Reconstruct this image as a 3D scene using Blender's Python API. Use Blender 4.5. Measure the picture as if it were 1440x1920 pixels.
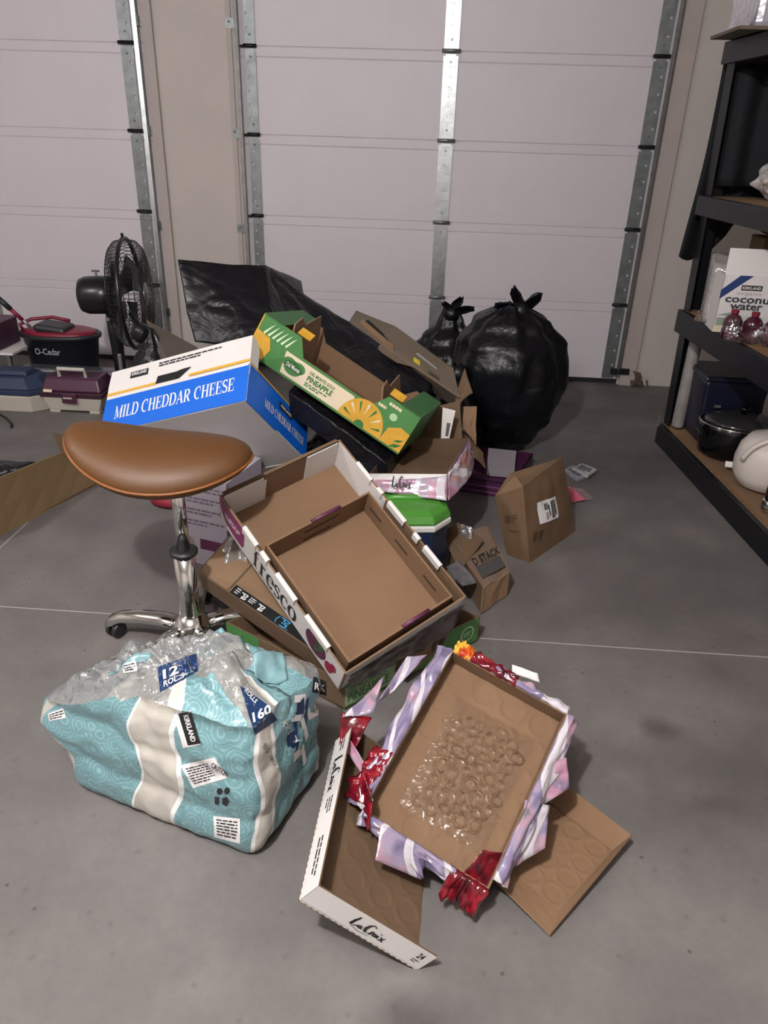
import bpy, bmesh, math, random
from mathutils import Vector, Matrix, noise
from mathutils.bvhtree import BVHTree
random.seed(7)
for o in list(bpy.data.objects): bpy.data.objects.remove(o)
SC = bpy.context.scene
COL = SC.collection
R = math.radians

# ------------------------------------------------------------------ camera
FPX, PITCH, YAW, ROLL, CAMH = 1385.0, .4711, -.0571, .0319, 1.454
_f = Vector((math.sin(YAW)*math.cos(PITCH), math.cos(YAW)*math.cos(PITCH), -math.sin(PITCH)))
_r0 = Vector((math.cos(YAW), -math.sin(YAW), 0)); _u0 = _r0.cross(_f)
CR = _r0*math.cos(ROLL) + _u0*math.sin(ROLL)
CU = -_r0*math.sin(ROLL) + _u0*math.cos(ROLL)
CF = _f
CAMPOS = Vector((0, 0, CAMH))
cd = bpy.data.cameras.new('camera'); cam = bpy.data.objects.new('camera', cd); COL.objects.link(cam)
cam.matrix_world = Matrix(((CR.x, CU.x, -CF.x, 0), (CR.y, CU.y, -CF.y, 0), (CR.z, CU.z, -CF.z, CAMH), (0, 0, 0, 1)))
cd.sensor_fit = 'VERTICAL'; cd.sensor_height = 36; cd.sensor_width = 27; cd.lens = 36*FPX/1920
cd.clip_start = .02
SC.camera = cam

# ------------------------------------------------------------------ world, lamp, exposure
w = bpy.data.worlds.new('world'); SC.world = w; w.use_nodes = True
w.node_tree.nodes['Background'].inputs[0].default_value = (.55, .58, .65, 1)
w.node_tree.nodes['Background'].inputs[1].default_value = .02
LAMP = Vector((-.55, -.05, 2.58)); LAMP2 = Vector((-2.7, 1.1, 2.58))
ld = bpy.data.lights.new('bulb_light', 'POINT'); ld.energy = 252; ld.shadow_soft_size = .045; ld.color = (1, .985, .985)
lo = bpy.data.objects.new('bulb_light', ld); lo.location = LAMP; COL.objects.link(lo)
ld2 = bpy.data.lights.new('bulb_light_left', 'POINT'); ld2.energy = 80; ld2.shadow_soft_size = .06; ld2.color = (1, .975, 1)
lo2 = bpy.data.objects.new('bulb_light_left', ld2); lo2.location = LAMP2; COL.objects.link(lo2)
VS = SC.view_settings
VS.view_transform = 'Standard'; VS.look = 'None'; VS.gamma = 1; VS.exposure = 0.0; VS.use_curve_mapping = False

def at(u, v, z=None, y=None, x=None):
    d = CF + CR*((u-720)/FPX) - CU*((v-960)/FPX)
    if z is not None: t = (z-CAMH)/d.z
    elif y is not None: t = y/d.y
    else: t = x/d.x
    return CAMPOS + d*t

# ------------------------------------------------------------------ materials
def lin(c):
    if isinstance(c, str):
        c = c.lstrip('#'); c = [int(c[i:i+2], 16)/255 for i in (0, 2, 4)]
    return tuple(((x/12.92) if x <= .04045 else ((x+.055)/1.055)**2.4) for x in c[:3])
MATS = {}
def mat(name, col, rough=.6, metal=0., var=0., vscale=8., bump=0., bscale=60., col2=None, coat=0., trans=0., alpha=1., spec=.5, sub=None, detail=4, det=None):
    if name in MATS: return MATS[name]
    m = bpy.data.materials.new(name); m.use_nodes = True; nt = m.node_tree; N = nt.nodes; L = nt.links
    b = N['Principled BSDF']
    c = lin(col)
    b.inputs['Base Color'].default_value = (*c, 1)
    b.inputs['Roughness'].default_value = rough; b.inputs['Metallic'].default_value = metal
    b.inputs['Specular IOR Level'].default_value = spec
    b.inputs['Coat Weight'].default_value = coat; b.inputs['Coat Roughness'].default_value = .12
    b.inputs['Transmission Weight'].default_value = trans
    b.inputs['Alpha'].default_value = alpha
    tc = N.new('ShaderNodeTexCoord')
    if var > 0 or col2:
        n = N.new('ShaderNodeTexNoise'); n.inputs['Scale'].default_value = vscale; n.inputs['Detail'].default_value = detail
        L.new(tc.outputs['Object'], n.inputs['Vector'])
        r = N.new('ShaderNodeValToRGB')
        if col2:
            k2 = lin(col2); r.color_ramp.elements[0].color = (*c, 1); r.color_ramp.elements[1].color = (*k2, 1)
        else:
            r.color_ramp.elements[0].color = (*[x*(1-var) for x in c], 1); r.color_ramp.elements[1].color = (*[min(1, x*(1+var)) for x in c], 1)
        r.color_ramp.elements[0].position = .3; r.color_ramp.elements[1].position = .7
        L.new(n.outputs['Fac'], r.inputs['Fac']); L.new(r.outputs['Color'], b.inputs['Base Color'])
    if bump > 0:
        n2 = N.new('ShaderNodeTexNoise'); n2.inputs['Scale'].default_value = bscale; n2.inputs['Detail'].default_value = 3
        L.new(tc.outputs['Object'], n2.inputs['Vector'])
        bp = N.new('ShaderNodeBump'); bp.inputs['Strength'].default_value = bump; bp.inputs['Distance'].default_value = .01
        L.new(n2.outputs['Fac'], bp.inputs['Height']); L.new(bp.outputs['Normal'], b.inputs['Normal'])
    MATS[name] = m
    return m

# ------------------------------------------------------------------ mesh building
ORG = {}
def V(*a): return Vector(a)
def bl(q, u, v): return q[0]*((1-u)*(1-v)) + q[1]*(u*(1-v)) + q[2]*(u*v) + q[3]*((1-u)*v)
def qn(q): return (q[1]-q[0]).cross(q[3]-q[0]).normalized()
class MB:
    def __init__(s): s.v = []; s.f = []; s.m = []; s.uv = {}
    def add(s, vs, fs, mi=0):
        k = len(s.v); s.v += [Vector(p) for p in vs]
        for f in fs: s.f.append([i+k for i in f]); s.m.append(mi)
        return s
    def hexa(s, b, t, mi=0):
        return s.add(list(b)+list(t), [(3, 2, 1, 0), (4, 5, 6, 7), (0, 1, 5, 4), (1, 2, 6, 5), (2, 3, 7, 6), (3, 0, 4, 7)], mi)
    def box(s, c, d, rot=None, mi=0):
        c = Vector(c); h = [x/2 for x in d]; M = rot or Matrix.Identity(3)
        P = lambda a, b_, e: c + M @ Vector((a*h[0], b_*h[1], e*h[2]))
        return s.hexa([P(-1,-1,-1), P(1,-1,-1), P(1,1,-1), P(-1,1,-1)], [P(-1,-1,1), P(1,-1,1), P(1,1,1), P(-1,1,1)], mi)
    def slab(s, q, t, nu=1, nv=1, mo=0, mi=0, wob=0., seed=0):
        """thick sheet: outer face on +normal side (material mo), inner face t behind it (material mi)"""
        n = qn(q); k = len(s.v)
        for side in (0, 1):
            for j in range(nv+1):
                for i in range(nu+1):
                    p = bl(q, i/nu, j/nv)
                    if wob: p = p + n*wob*(noise.noise(Vector((i/nu*2.1+seed, j/nv*2.1, seed*.7))))
                    s.v.append(p - n*(t*side))
        W = nu+1; M = W*(nv+1)
        for j in range(nv):
            for i in range(nu):
                a = k+j*W+i
                s.f.append([a, a+1, a+W+1, a+W]); s.m.append(mo)
                a += M
                s.f.append([a, a+W, a+W+1, a+1]); s.m.append(mi)
        edge = [(j*W, 0) for j in range(0)]
        bd = [k+i for i in range(W)] + [k+j*W+nu for j in range(1, nv+1)] + [k+nv*W+i for i in range(nu-1, -1, -1)] + [k+j*W for j in range(nv-1, 0, -1)]
        for a, b in zip(bd, bd[1:]+bd[:1]): s.f.append([b, a, a+M, b+M]); s.m.append(mi)
        return s
    def plate(s, q, uv, t, mo=0, mi=0, off=0.):
        """thick polygon given in (u,v) of a quad"""
        n = qn(q); k = len(s.v); N = len(uv)
        P = [bl(q, a, b) + n*off for a, b in uv]
        s.v += P + [p - n*t for p in P]
        s.f.append([k+i for i in range(N)]); s.m.append(mo)
        s.f.append([k+N+i for i in range(N-1, -1, -1)]); s.m.append(mi)
        for i in range(N):
            j = (i+1) % N; s.f.append([k+j, k+i, k+N+i, k+N+j]); s.m.append(mi)
        return s
    def decal(s, q, polys, off=.0006, mi=0):
        n = qn(q)
        for uv in polys:
            k = len(s.v); s.v += [bl(q, a, b) + n*off for a, b in uv]; s.f.append(list(range(k, k+len(uv)))); s.m.append(mi)
        return s
    def tube(s, path, r, n=8, closed=False, mi=0, cap=True):
        path = [Vector(p) for p in path]; N = len(path); k = len(s.v)
        rr = r if isinstance(r, (list, tuple)) else [r]*N
        prev = None
        for i, p in enumerate(path):
            if closed: t = path[(i+1) % N]-path[i-1]
            else: t = path[min(i+1, N-1)]-path[max(i-1, 0)]
            t.normalize()
            if prev is None:
                a = t.orthogonal().normalized()
            else:
                a = prev - t*prev.dot(t)
                a = a.normalized() if a.length > 1e-6 else t.orthogonal().normalized()
            prev = a; b = t.cross(a)
            for j in range(n):
                th = 2*math.pi*j/n; s.v.append(p + (a*math.cos(th) + b*math.sin(th))*rr[i])
        for i in range(N if closed else N-1):
            i2 = (i+1) % N
            for j in range(n):
                j2 = (j+1) % n; s.f.append([k+i*n+j, k+i*n+j2, k+i2*n+j2, k+i2*n+j]); s.m.append(mi)
        if cap and not closed:
            s.f.append([k+j for j in range(n-1, -1, -1)]); s.m.append(mi)
            s.f.append([k+(N-1)*n+j for j in range(n)]); s.m.append(mi)
        return s
    def lathe(s, prof, c=(0, 0, 0), n=24, rot=None, mi=0, sx=1., sy=1.):
        c = Vector(c); M = rot or Matrix.Identity(3); k = len(s.v); N = len(prof)
        for r, z in prof:
            for j in range(n):
                th = 2*math.pi*j/n; s.v.append(c + M @ Vector((r*math.cos(th)*sx, r*math.sin(th)*sy, z)))
        for i in range(N-1):
            for j in range(n):
                j2 = (j+1) % n; s.f.append([k+i*n+j, k+i*n+j2, k+(i+1)*n+j2, k+(i+1)*n+j]); s.m.append(mi)
        s.f.append([k+j for j in range(n-1, -1, -1)]); s.m.append(mi)
        s.f.append([k+(N-1)*n+j for j in range(n)]); s.m.append(mi)
        return s
    def grid(s, fn, nu, nv, mi=0, wrapu=False, uvs=True):
        k = len(s.v); W = nu if wrapu else nu+1
        for j in range(nv+1):
            for i in range(W): s.v.append(Vector(fn(i/nu, j/nv)))
        for j in range(nv):
            for i in range(nu):
                a = k+j*W+i; b = k+j*W+(i+1) % W
                s.f.append([a, b, b+W, a+W]); s.m.append(mi)
                s.uv[len(s.f)-1] = [(i/nu, j/nv), ((i+1)/nu, j/nv), ((i+1)/nu, (j+1)/nv), (i/nu, (j+1)/nv)]
        return s
    def build(s, name, mats, parent=None, smooth=False, bevel=0., org=None, solid=0., auto=None):
        if not isinstance(mats, (list, tuple)): mats = [mats]
        o0 = Vector(org) if org is not None else (ORG[parent.name] if parent else Vector((0, 0, 0)))
        me = bpy.data.meshes.new(name); me.from_pydata([tuple(p-o0) for p in s.v], [], s.f)
        for m in mats: me.materials.append(m)
        for p, mi in zip(me.polygons, s.m): p.material_index = min(mi, len(mats)-1); p.use_smooth = smooth
        if s.uv:
            ul = me.uv_layers.new(name='UVMap')
            for fi, uvs in s.uv.items():
                for li, uv in zip(me.polygons[fi].loop_indices, uvs): ul.data[li].uv = uv
        me.validate(); me.update()
        o = bpy.data.objects.new(name, me); COL.objects.link(o)
        ORG[o.name] = o0
        if parent: o.parent = parent
        else: o.location = o0
        if solid:
            md = o.modifiers.new('thickness', 'SOLIDIFY'); md.thickness = solid; md.offset = 0
        if bevel:
            md = o.modifiers.new('bevel', 'BEVEL'); md.width = bevel; md.segments = 2; md.limit_method = 'ANGLE'; md.angle_limit = R(40)
        return o
def base_of(pts): 
    return Vector((sum(p.x for p in pts)/len(pts), sum(p.y for p in pts)/len(pts), min(p.z for p in pts)))
def tag(o, label=None, cat=None, group=None, kind=None):
    if label: o['label'] = label
    if cat: o['category'] = cat
    if group: o['group'] = group
    if kind: o['kind'] = kind
    return o
def thing(name, label, cat, loc, group=None):
    o = bpy.data.objects.new(name, None); COL.objects.link(o); o.location = Vector(loc); o.empty_display_size = .05
    ORG[o.name] = Vector(loc)
    return tag(o, label, cat, group)
def struct_empty(name, loc):
    o = bpy.data.objects.new(name, None); COL.objects.link(o); o.location = Vector(loc); o.empty_display_size = .05
    ORG[o.name] = Vector(loc); o['kind'] = 'structure'; return o
def dup(root, delta=(0, 0, 0), rotz=0):
    c = root.copy(); COL.objects.link(c); c.location = root.location + Vector(delta); c.rotation_euler.z += rotz
    for ch in root.children:
        d = ch.copy(); COL.objects.link(d); d.parent = c
        for g in ch.children:
            e = g.copy(); COL.objects.link(e); e.parent = d
    return c

# ------------------------------------------------------------------ lettering
_tc = {}
def text_mesh(s, bold=0.):
    if (s, bold) in _tc: return _tc[(s, bold)]
    c = bpy.data.curves.new('t', 'FONT'); c.body = s; c.size = 1; c.resolution_u = 2; c.offset = bold
    o = bpy.data.objects.new('t', c); COL.objects.link(o)
    dg = bpy.context.evaluated_depsgraph_get()
    me = bpy.data.meshes.new_from_object(o.evaluated_get(dg))
    vs = [v.co.copy() for v in me.vertices]; fs = [list(p.vertices) for p in me.polygons]
    bpy.data.objects.remove(o); bpy.data.curves.remove(c); bpy.data.meshes.remove(me)
    x0 = min(v.x for v in vs); x1 = max(v.x for v in vs); y0 = min(v.y for v in vs); y1 = max(v.y for v in vs)
    _tc[(s, bold)] = (vs, fs, x0, x1, y0, y1); return _tc[(s, bold)]
def text_uv(s, u0, v0, u1, v1, bold=0., rot=0):
    """text stretched into a (u,v) rectangle, as polygons in uv; rot in quarter turns"""
    vs, fs, x0, x1, y0, y1 = text_mesh(s, bold)
    out = []
    P = []
    for p in vs:
        a = (p.x-x0)/(x1-x0); b = (p.y-y0)/(y1-y0)
        for _ in range(rot % 4): a, b = 1-b, a
        P.append((u0+(u1-u0)*a, v0+(v1-v0)*b))
    return [[P[i] for i in f] for f in fs]
def strokes_uv(strokes, u0, v0, u1, v1, w=1.):
    """variable width ribbons: strokes of (x,y,width) in a unit box, mapped to the uv rectangle"""
    out = []
    sx = u1-u0; sy = v1-v0
    for st in strokes:
        N = len(st); A = []; B = []
        for i, (x, y, wd) in enumerate(st):
            a = st[max(i-1, 0)]; b = st[min(i+1, N-1)]
            dx, dy = b[0]-a[0], b[1]-a[1]; l = math.hypot(dx, dy) or 1; nx, ny = -dy/l, dx/l
            A.append((u0+sx*(x+nx*wd*w/2), v0+sy*(y+ny*wd*w/2))); B.append((u0+sx*(x-nx*wd*w/2), v0+sy*(y-ny*wd*w/2)))
        for i in range(N-1): out.append([A[i], B[i], B[i+1], A[i+1]])
    return out
def arc(cx, cy, rx, ry, a0, a1, thick, thin, n=12):
    return [(cx+rx*math.cos(R(a0+(a1-a0)*i/n)), cy+ry*math.sin(R(a0+(a1-a0)*i/n)), thin+(thick-thin)*abs(math.cos(R(a0+(a1-a0)*i/n)))) for i in range(n+1)]
K, T_, S_ = .19, .06, .05
def vs_(x, y0=0, y1=1, w=K): return [(x, y0, w), (x, y1, w)]
def hs_(x0, x1, y, w=T_): return [(x0, y, w), (x1, y, w)]
def ser(x, y, h=.16): return [(x-h, y, S_), (x+h, y, S_)]
SERIF = {
 'I': (.45, [vs_(.22), ser(.22, .025), ser(.22, .975)]),
 'L': (.72, [vs_(.2), ser(.2, .025), ser(.2, .975), hs_(.2, .66, .03), [(.66, 0, .05), (.67, .28, .05)]]),
 'H': (.95, [vs_(.2), vs_(.74), hs_(.2, .74, .52), ser(.2, .025), ser(.2, .975), ser(.74, .025), ser(.74, .975)]),
 'E': (.78, [vs_(.2), ser(.2, .025), ser(.2, .975), hs_(.2, .68, .03), hs_(.2, .66, .97), hs_(.2, .52, .52), [(.69, 0, .05), (.7, .28, .05)], [(.66, .72, .05), (.66, 1, .05)], [(.52, .4, .05), (.52, .64, .05)]]),
 'M': (1.1, [vs_(.18, w=.07), vs_(.9), [(.18, 1, .16), (.52, .05, .14)], [(.52, .05, .05), (.88, 1, .05)], ser(.18, .025), ser(.9, .025), ser(.12, .975, .1), ser(.93, .975, .14)]),
 'A': (.9, [[(.12, 0, .06), (.44, 1, .06)], [(.44, 1, .19), (.76, 0, .19)], hs_(.2, .64, .32), ser(.12, .025, .12), ser(.76, .025, .14)]),
 'D': (.92, [vs_(.2), ser(.16, .025, .12), ser(.16, .975, .12), hs_(.2, .42, .03), hs_(.2, .42, .97), arc(.42, .5, .38, .47, -90, 90, K, T_)]),
 'C': (.88, [arc(.45, .5, .36, .47, 60, 300, K, T_), [(.68, .92, .05), (.72, .98, .05)], [(.7, .62, .05), (.72, 1, .06)]]),
 'R': (.92, [vs_(.2), ser(.2, .025), ser(.2, .975), hs_(.2, .42, .97), hs_(.2, .42, .5), arc(.42, .735, .25, .235, -90, 90, K, T_), [(.42, .5, .17), (.74, .02, .17)], ser(.78, .025, .1)]),
 'S': (.7, [arc(.36, .735, .24, .235, 40, 250, .15, .07), [(.26, .58, .14), (.46, .45, .16)], arc(.36, .25, .24, .22, 60, -140, .15, .07), [(.58, .78, .05), (.58, 1, .05)], [(.12, 0, .05), (.12, .24, .05)]]),
 'f': (.56, [[(.24, 0, .17), (.24, .75, .17), (.3, .93, .1), (.42, .99, .06), (.5, .93, .1)], hs_(.08, .46, .66), ser(.24, .025, .18)]),
 'r': (.58, [vs_(.2, 0, .68, .17), ser(.2, .025, .16), hs_(.06, .2, .66, .05), [(.22, .45, .06), (.36, .64, .07), (.48, .6, .14)]]),
 'e': (.64, [arc(.33, .34, .24, .33, 5, 320, .17, .06), hs_(.12, .56, .38, .05)]),
 's': (.52, [arc(.26, .51, .17, .16, 40, 250, .12, .06), [(.18, .42, .11), (.34, .3, .13)], arc(.26, .17, .18, .15, 60, -140, .12, .06), [(.42, .5, .04), (.42, .68, .04)], [(.08, 0, .04), (.08, .18, .04)]]),
 'c': (.6, [arc(.33, .34, .24, .33, 50, 310, .17, .06), [(.5, .52, .14), (.5, .56, .14)]]),
 'o': (.66, [arc(.33, .34, .25, .33, 0, 360, .18, .05, 20)]),
 ' ': (.4, [])}
def serif_uv(s, u0, v0, u1, v1):
    tot = sum(SERIF[c][0] for c in s); st = []; x = 0
    for ch in s:
        wd, ss = SERIF[ch]
        for q in ss: st.append([(x+a, b, c) for a, b, c in q])
        x += wd
    # widths are in em units; map x by tot
    out = []
    for q in st:
        N = len(q); A = []; B = []
        for i, (px, py, wd) in enumerate(q):
            a = q[max(i-1, 0)]; b = q[min(i+1, N-1)]; dx, dy = b[0]-a[0], b[1]-a[1]; l = math.hypot(dx, dy) or 1; nx, ny = -dy/l, dx/l
            f = lambda X, Y: (u0+(u1-u0)*X/tot, v0+(v1-v0)*Y)
            A.append(f(px+nx*wd/2, py+ny*wd/2)); B.append(f(px-nx*wd/2, py-ny*wd/2))
        for i in range(N-1): out.append([A[i], B[i], B[i+1], A[i+1]])
    return out
# handwritten brand scrawl (a running line) in a unit box of about 3 x 1
SCRIPT = [[(.02,.1,.05),(.05,.5,.05),(.1,.95,.05),(.06,.6,.07),(.04,.12,.07),(.12,.1,.05),(.2,.3,.04)],
          [(.3,.4,.05),(.24,.36,.05),(.21,.2,.06),(.26,.1,.05),(.3,.38,.06),(.31,.12,.05),(.36,.2,.04)],
          [(.56,.8,.07),(.5,.95,.06),(.42,.75,.07),(.39,.4,.09),(.44,.08,.08),(.52,.12,.05),(.58,.3,.04)],
          [(.56,.1,.05),(.58,.42,.06),(.6,.46,.05),(.63,.4,.04)], [(.68,.4,.05),(.64,.34,.05),(.64,.16,.06),(.68,.1,.05),(.71,.24,.05),(.68,.4,.05)],
          [(.75,.4,.05),(.75,.14,.06),(.79,.12,.04)], [(.77,.56,.05),(.77,.62,.05)],
          [(.82,.42,.04),(.86,.3,.05),(.92,.06,.06)], [(.93,.44,.04),(.86,.2,.05),(.82,.06,.04)],
          [(.04,.06,.03),(.3,-.12,.04),(.6,-.05,.03)]]
def rect(u0, v0, u1, v1): return [(u0, v0), (u1, v0), (u1, v1), (u0, v1)]
def disc(cu, cv, ru, rv, n=20, a0=0): return [(cu+ru*math.cos(a0+2*math.pi*i/n), cv+rv*math.sin(a0+2*math.pi*i/n)) for i in range(n)]
def printed(name, parent, q, polys, m, off=.0008):
    o = MB().decal(q, polys, off).build(name, m, parent)
    if name in ('small_print', 'lettering'): o['kind'] = 'stuff'
    return o
def fine_print(u0, v0, u1, v1, rows, fill=.45, seed=1, words=6):
    """rows of tiny broken bars: print too small to read"""
    rnd = random.Random(seed); out = []; h = (v1-v0)/rows
    for r in range(rows):
        x = u0
        end = u1 if r < rows-1 else u0+(u1-u0)*rnd.uniform(.5, .95)
        while x < end:
            wd = (u1-u0)/words*rnd.uniform(.4, 1.2); x2 = min(x+wd, end)
            y = v1-(r+1)*h+h*(1-fill)/2; out.append(rect(x, y, x2, y+h*fill)); x = x2+(u1-u0)/words*.15
    return out
# ================================================================== the setting
def concrete(name):
    m = bpy.data.materials.new(name); m.use_nodes = True; nt = m.node_tree; N = nt.nodes; L = nt.links; b = N['Principled BSDF']
    tc = N.new('ShaderNodeTexCoord'); geo = N.new('ShaderNodeNewGeometry')
    def nz(sc, det=5, rough=.6):
        n = N.new('ShaderNodeTexNoise'); n.inputs['Scale'].default_value = sc; n.inputs['Detail'].default_value = det; n.inputs['Roughness'].default_value = rough
        L.new(geo.outputs['Position'], n.inputs['Vector']); return n
    def ramp(src, stops):
        r = N.new('ShaderNodeValToRGB'); els = r.color_ramp.elements
        els[0].position, els[0].color = stops[0][0], (*stops[0][1], 1); els[1].position, els[1].color = stops[-1][0], (*stops[-1][1], 1)
        for p, c in stops[1:-1]: e = els.new(p); e.color = (*c, 1)
        L.new(src, r.inputs['Fac']); return r
    def mul(a, bb, fac=1.):
        x = N.new('ShaderNodeMix'); x.data_type = 'RGBA'; x.blend_type = 'MULTIPLY'; x.inputs[0].default_value = fac
        L.new(a, x.inputs[6]); L.new(bb, x.inputs[7]); return x.outputs[2]
    base = ramp(nz(2.2, 6).outputs['Fac'], [(.3, (.118, .109, .105)), (.7, (.168, .157, .151))]).outputs['Color']
    fine = ramp(nz(40, 4).outputs['Fac'], [(.35, (.9, .9, .9)), (.65, (1, 1, 1))]).outputs['Color']
    sp = ramp(nz(9, 8, .75).outputs['Fac'], [(.22, (.55, .53, .5)), (.33, (1, 1, 1))]).outputs['Color']
    col = mul(mul(base, fine), sp)
    col = mul(col, ramp(nz(4.5, 3, .5).outputs['Fac'], [(.38, (.95, .95, .95)), (.52, (1, 1, 1)), (.66, (1.12, 1.11, 1.1))]).outputs['Color'])
    vo = N.new('ShaderNodeTexVoronoi'); vo.voronoi_dimensions = '2D'; vo.inputs['Scale'].default_value = 2.6; L.new(geo.outputs['Position'], vo.inputs['Vector'])
    col = mul(col, ramp(vo.outputs['Distance'], [(.006, (.4, .39, .38)), (.014, (1, 1, 1))]).outputs['Color'])
    vo2 = N.new('ShaderNodeTexVoronoi'); vo2.voronoi_dimensions = '2D'; vo2.inputs['Scale'].default_value = 6.5; L.new(geo.outputs['Position'], vo2.inputs['Vector'])
    col = mul(col, ramp(vo2.outputs['Distance'], [(.012, (.8, .79, .78)), (.06, (1, 1, 1))]).outputs['Color'])
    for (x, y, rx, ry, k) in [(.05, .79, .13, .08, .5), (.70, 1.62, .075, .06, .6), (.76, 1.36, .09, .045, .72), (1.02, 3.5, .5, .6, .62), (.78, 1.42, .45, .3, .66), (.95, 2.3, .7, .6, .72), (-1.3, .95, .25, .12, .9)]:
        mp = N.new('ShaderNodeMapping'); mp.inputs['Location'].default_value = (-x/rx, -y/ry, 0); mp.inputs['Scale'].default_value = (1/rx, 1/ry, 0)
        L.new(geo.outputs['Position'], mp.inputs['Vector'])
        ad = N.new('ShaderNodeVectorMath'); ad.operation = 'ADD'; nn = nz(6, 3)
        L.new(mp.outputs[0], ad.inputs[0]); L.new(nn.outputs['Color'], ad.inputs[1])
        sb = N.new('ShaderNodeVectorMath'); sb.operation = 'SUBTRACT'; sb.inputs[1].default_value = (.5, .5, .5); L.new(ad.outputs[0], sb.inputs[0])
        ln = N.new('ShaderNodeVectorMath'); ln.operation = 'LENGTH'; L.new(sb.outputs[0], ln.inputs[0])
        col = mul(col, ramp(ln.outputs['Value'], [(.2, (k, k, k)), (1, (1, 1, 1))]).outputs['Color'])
    L.new(col, b.inputs['Base Color'])
    r = ramp(nz(5).outputs['Fac'], [(.3, (.5, .5, .5)), (.7, (.72, .72, .72))]); L.new(r.outputs['Color'], b.inputs['Roughness'])
    bp = N.new('ShaderNodeBump'); bp.inputs['Strength'].default_value = .12; bp.inputs['Distance'].default_value = .004
    L.new(nz(90, 4).outputs['Fac'], bp.inputs['Height']); L.new(bp.outputs['Normal'], b.inputs['Normal'])
    return m
M_conc = concrete('concrete')
M_joint = mat('joint_filler', '#b3aca4', .9, var=.1, vscale=30)
M_wall = mat('wall_paint', '#c2bab4', .75, var=.03, vscale=3, bump=.12, bscale=120)
M_ceil = mat('ceiling_paint', '#cfc8c0', .8)
M_trim = mat('trim_paint', '#b3a7a2', .6, var=.04, vscale=6)
M_door = mat('door_steel', '#d6cfd5', .5, var=.02, vscale=4, bump=.05, bscale=40)
M_galv = mat('galvanised', '#b2b6b6', .36, .85, var=.16, vscale=22, bump=.06, bscale=30)
M_galvd = mat('galvanised_dull', '#8a8f8f', .45, .8, var=.2, vscale=15)
M_dark = mat('dark_metal', '#2a2b2d', .4, .6)
M_rubber = mat('rubber', '#141414', .7)

# floor: slabs with a sawn joint between them
fl = MB().box((-1.2, 1.2, -.0215), (6.8, 8.0, .04)).build('floor', M_joint); fl['kind'] = 'structure'
jx, jy, gw = -1.61, 1.985, .003
xs = [(-4.6, jx-gw), (jx+gw, 2.2)]; ys = [(-2.8, jy-gw), (jy+gw, 5.2)]
for a, b in xs:
    for c, d in ys:
        s = MB().box(((a+b)/2, (c+d)/2, -.006), (b-a, d-c, .012)).build('slab', M_conc, fl)
WX, WL, WR, CZ = 1.98, -4.5, -2.6, 2.74
def structure(name, mb, m, **k):
    o = mb.build(name, m, **k); o['kind'] = 'structure'; return o
structure('ceiling', MB().box((-1.26, 1.2, CZ+.05), (6.7, 7.9, .1)), M_ceil)
structure('wall_right', MB().box((WX+.05, 1.2, CZ/2), (.1, 7.9, CZ)), M_wall)
structure('wall_left', MB().box((WL-.05, 1.2, CZ/2), (.1, 7.9, CZ)), M_wall)
structure('wall_front', MB().box((-1.26, WR-.05, CZ/2), (6.6, .1, CZ)), M_wall)
# far wall around the two openings
YW = 4.955
ox = [(-4.30, -1.775), (-1.235, 1.265)]; oz = 2.36
mb = MB()
for a, b, c, d in [(-4.6, -4.30, 0, CZ), (-1.775, -1.235, 0, CZ), (1.265, 2.05, 0, CZ), (-4.30, -1.775, oz, CZ), (-1.235, 1.265, oz, CZ)]:
    mb.box(((a+b)/2, YW+.075, (c+d)/2), (b-a, .15, d-c))
structure('wall_back', mb, M_wall)
structure('trim_1', MB().box((1.325, YW-.012, 1.2), (.10, .024, 2.4)), M_trim, bevel=.002)
structure('trim_2', MB().box((-1.735, YW-.012, 1.2), (.06, .024, 2.4)), M_trim, bevel=.002)
structure('trim_3', MB().box((-1.262, YW-.006, 1.2), (.03, .012, 2.4)), M_trim, bevel=.002)
structure('baseboard_back', MB().box((1.63, YW-.01, .045), (.49, .02, .0)), M_trim) if 0 else None

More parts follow.
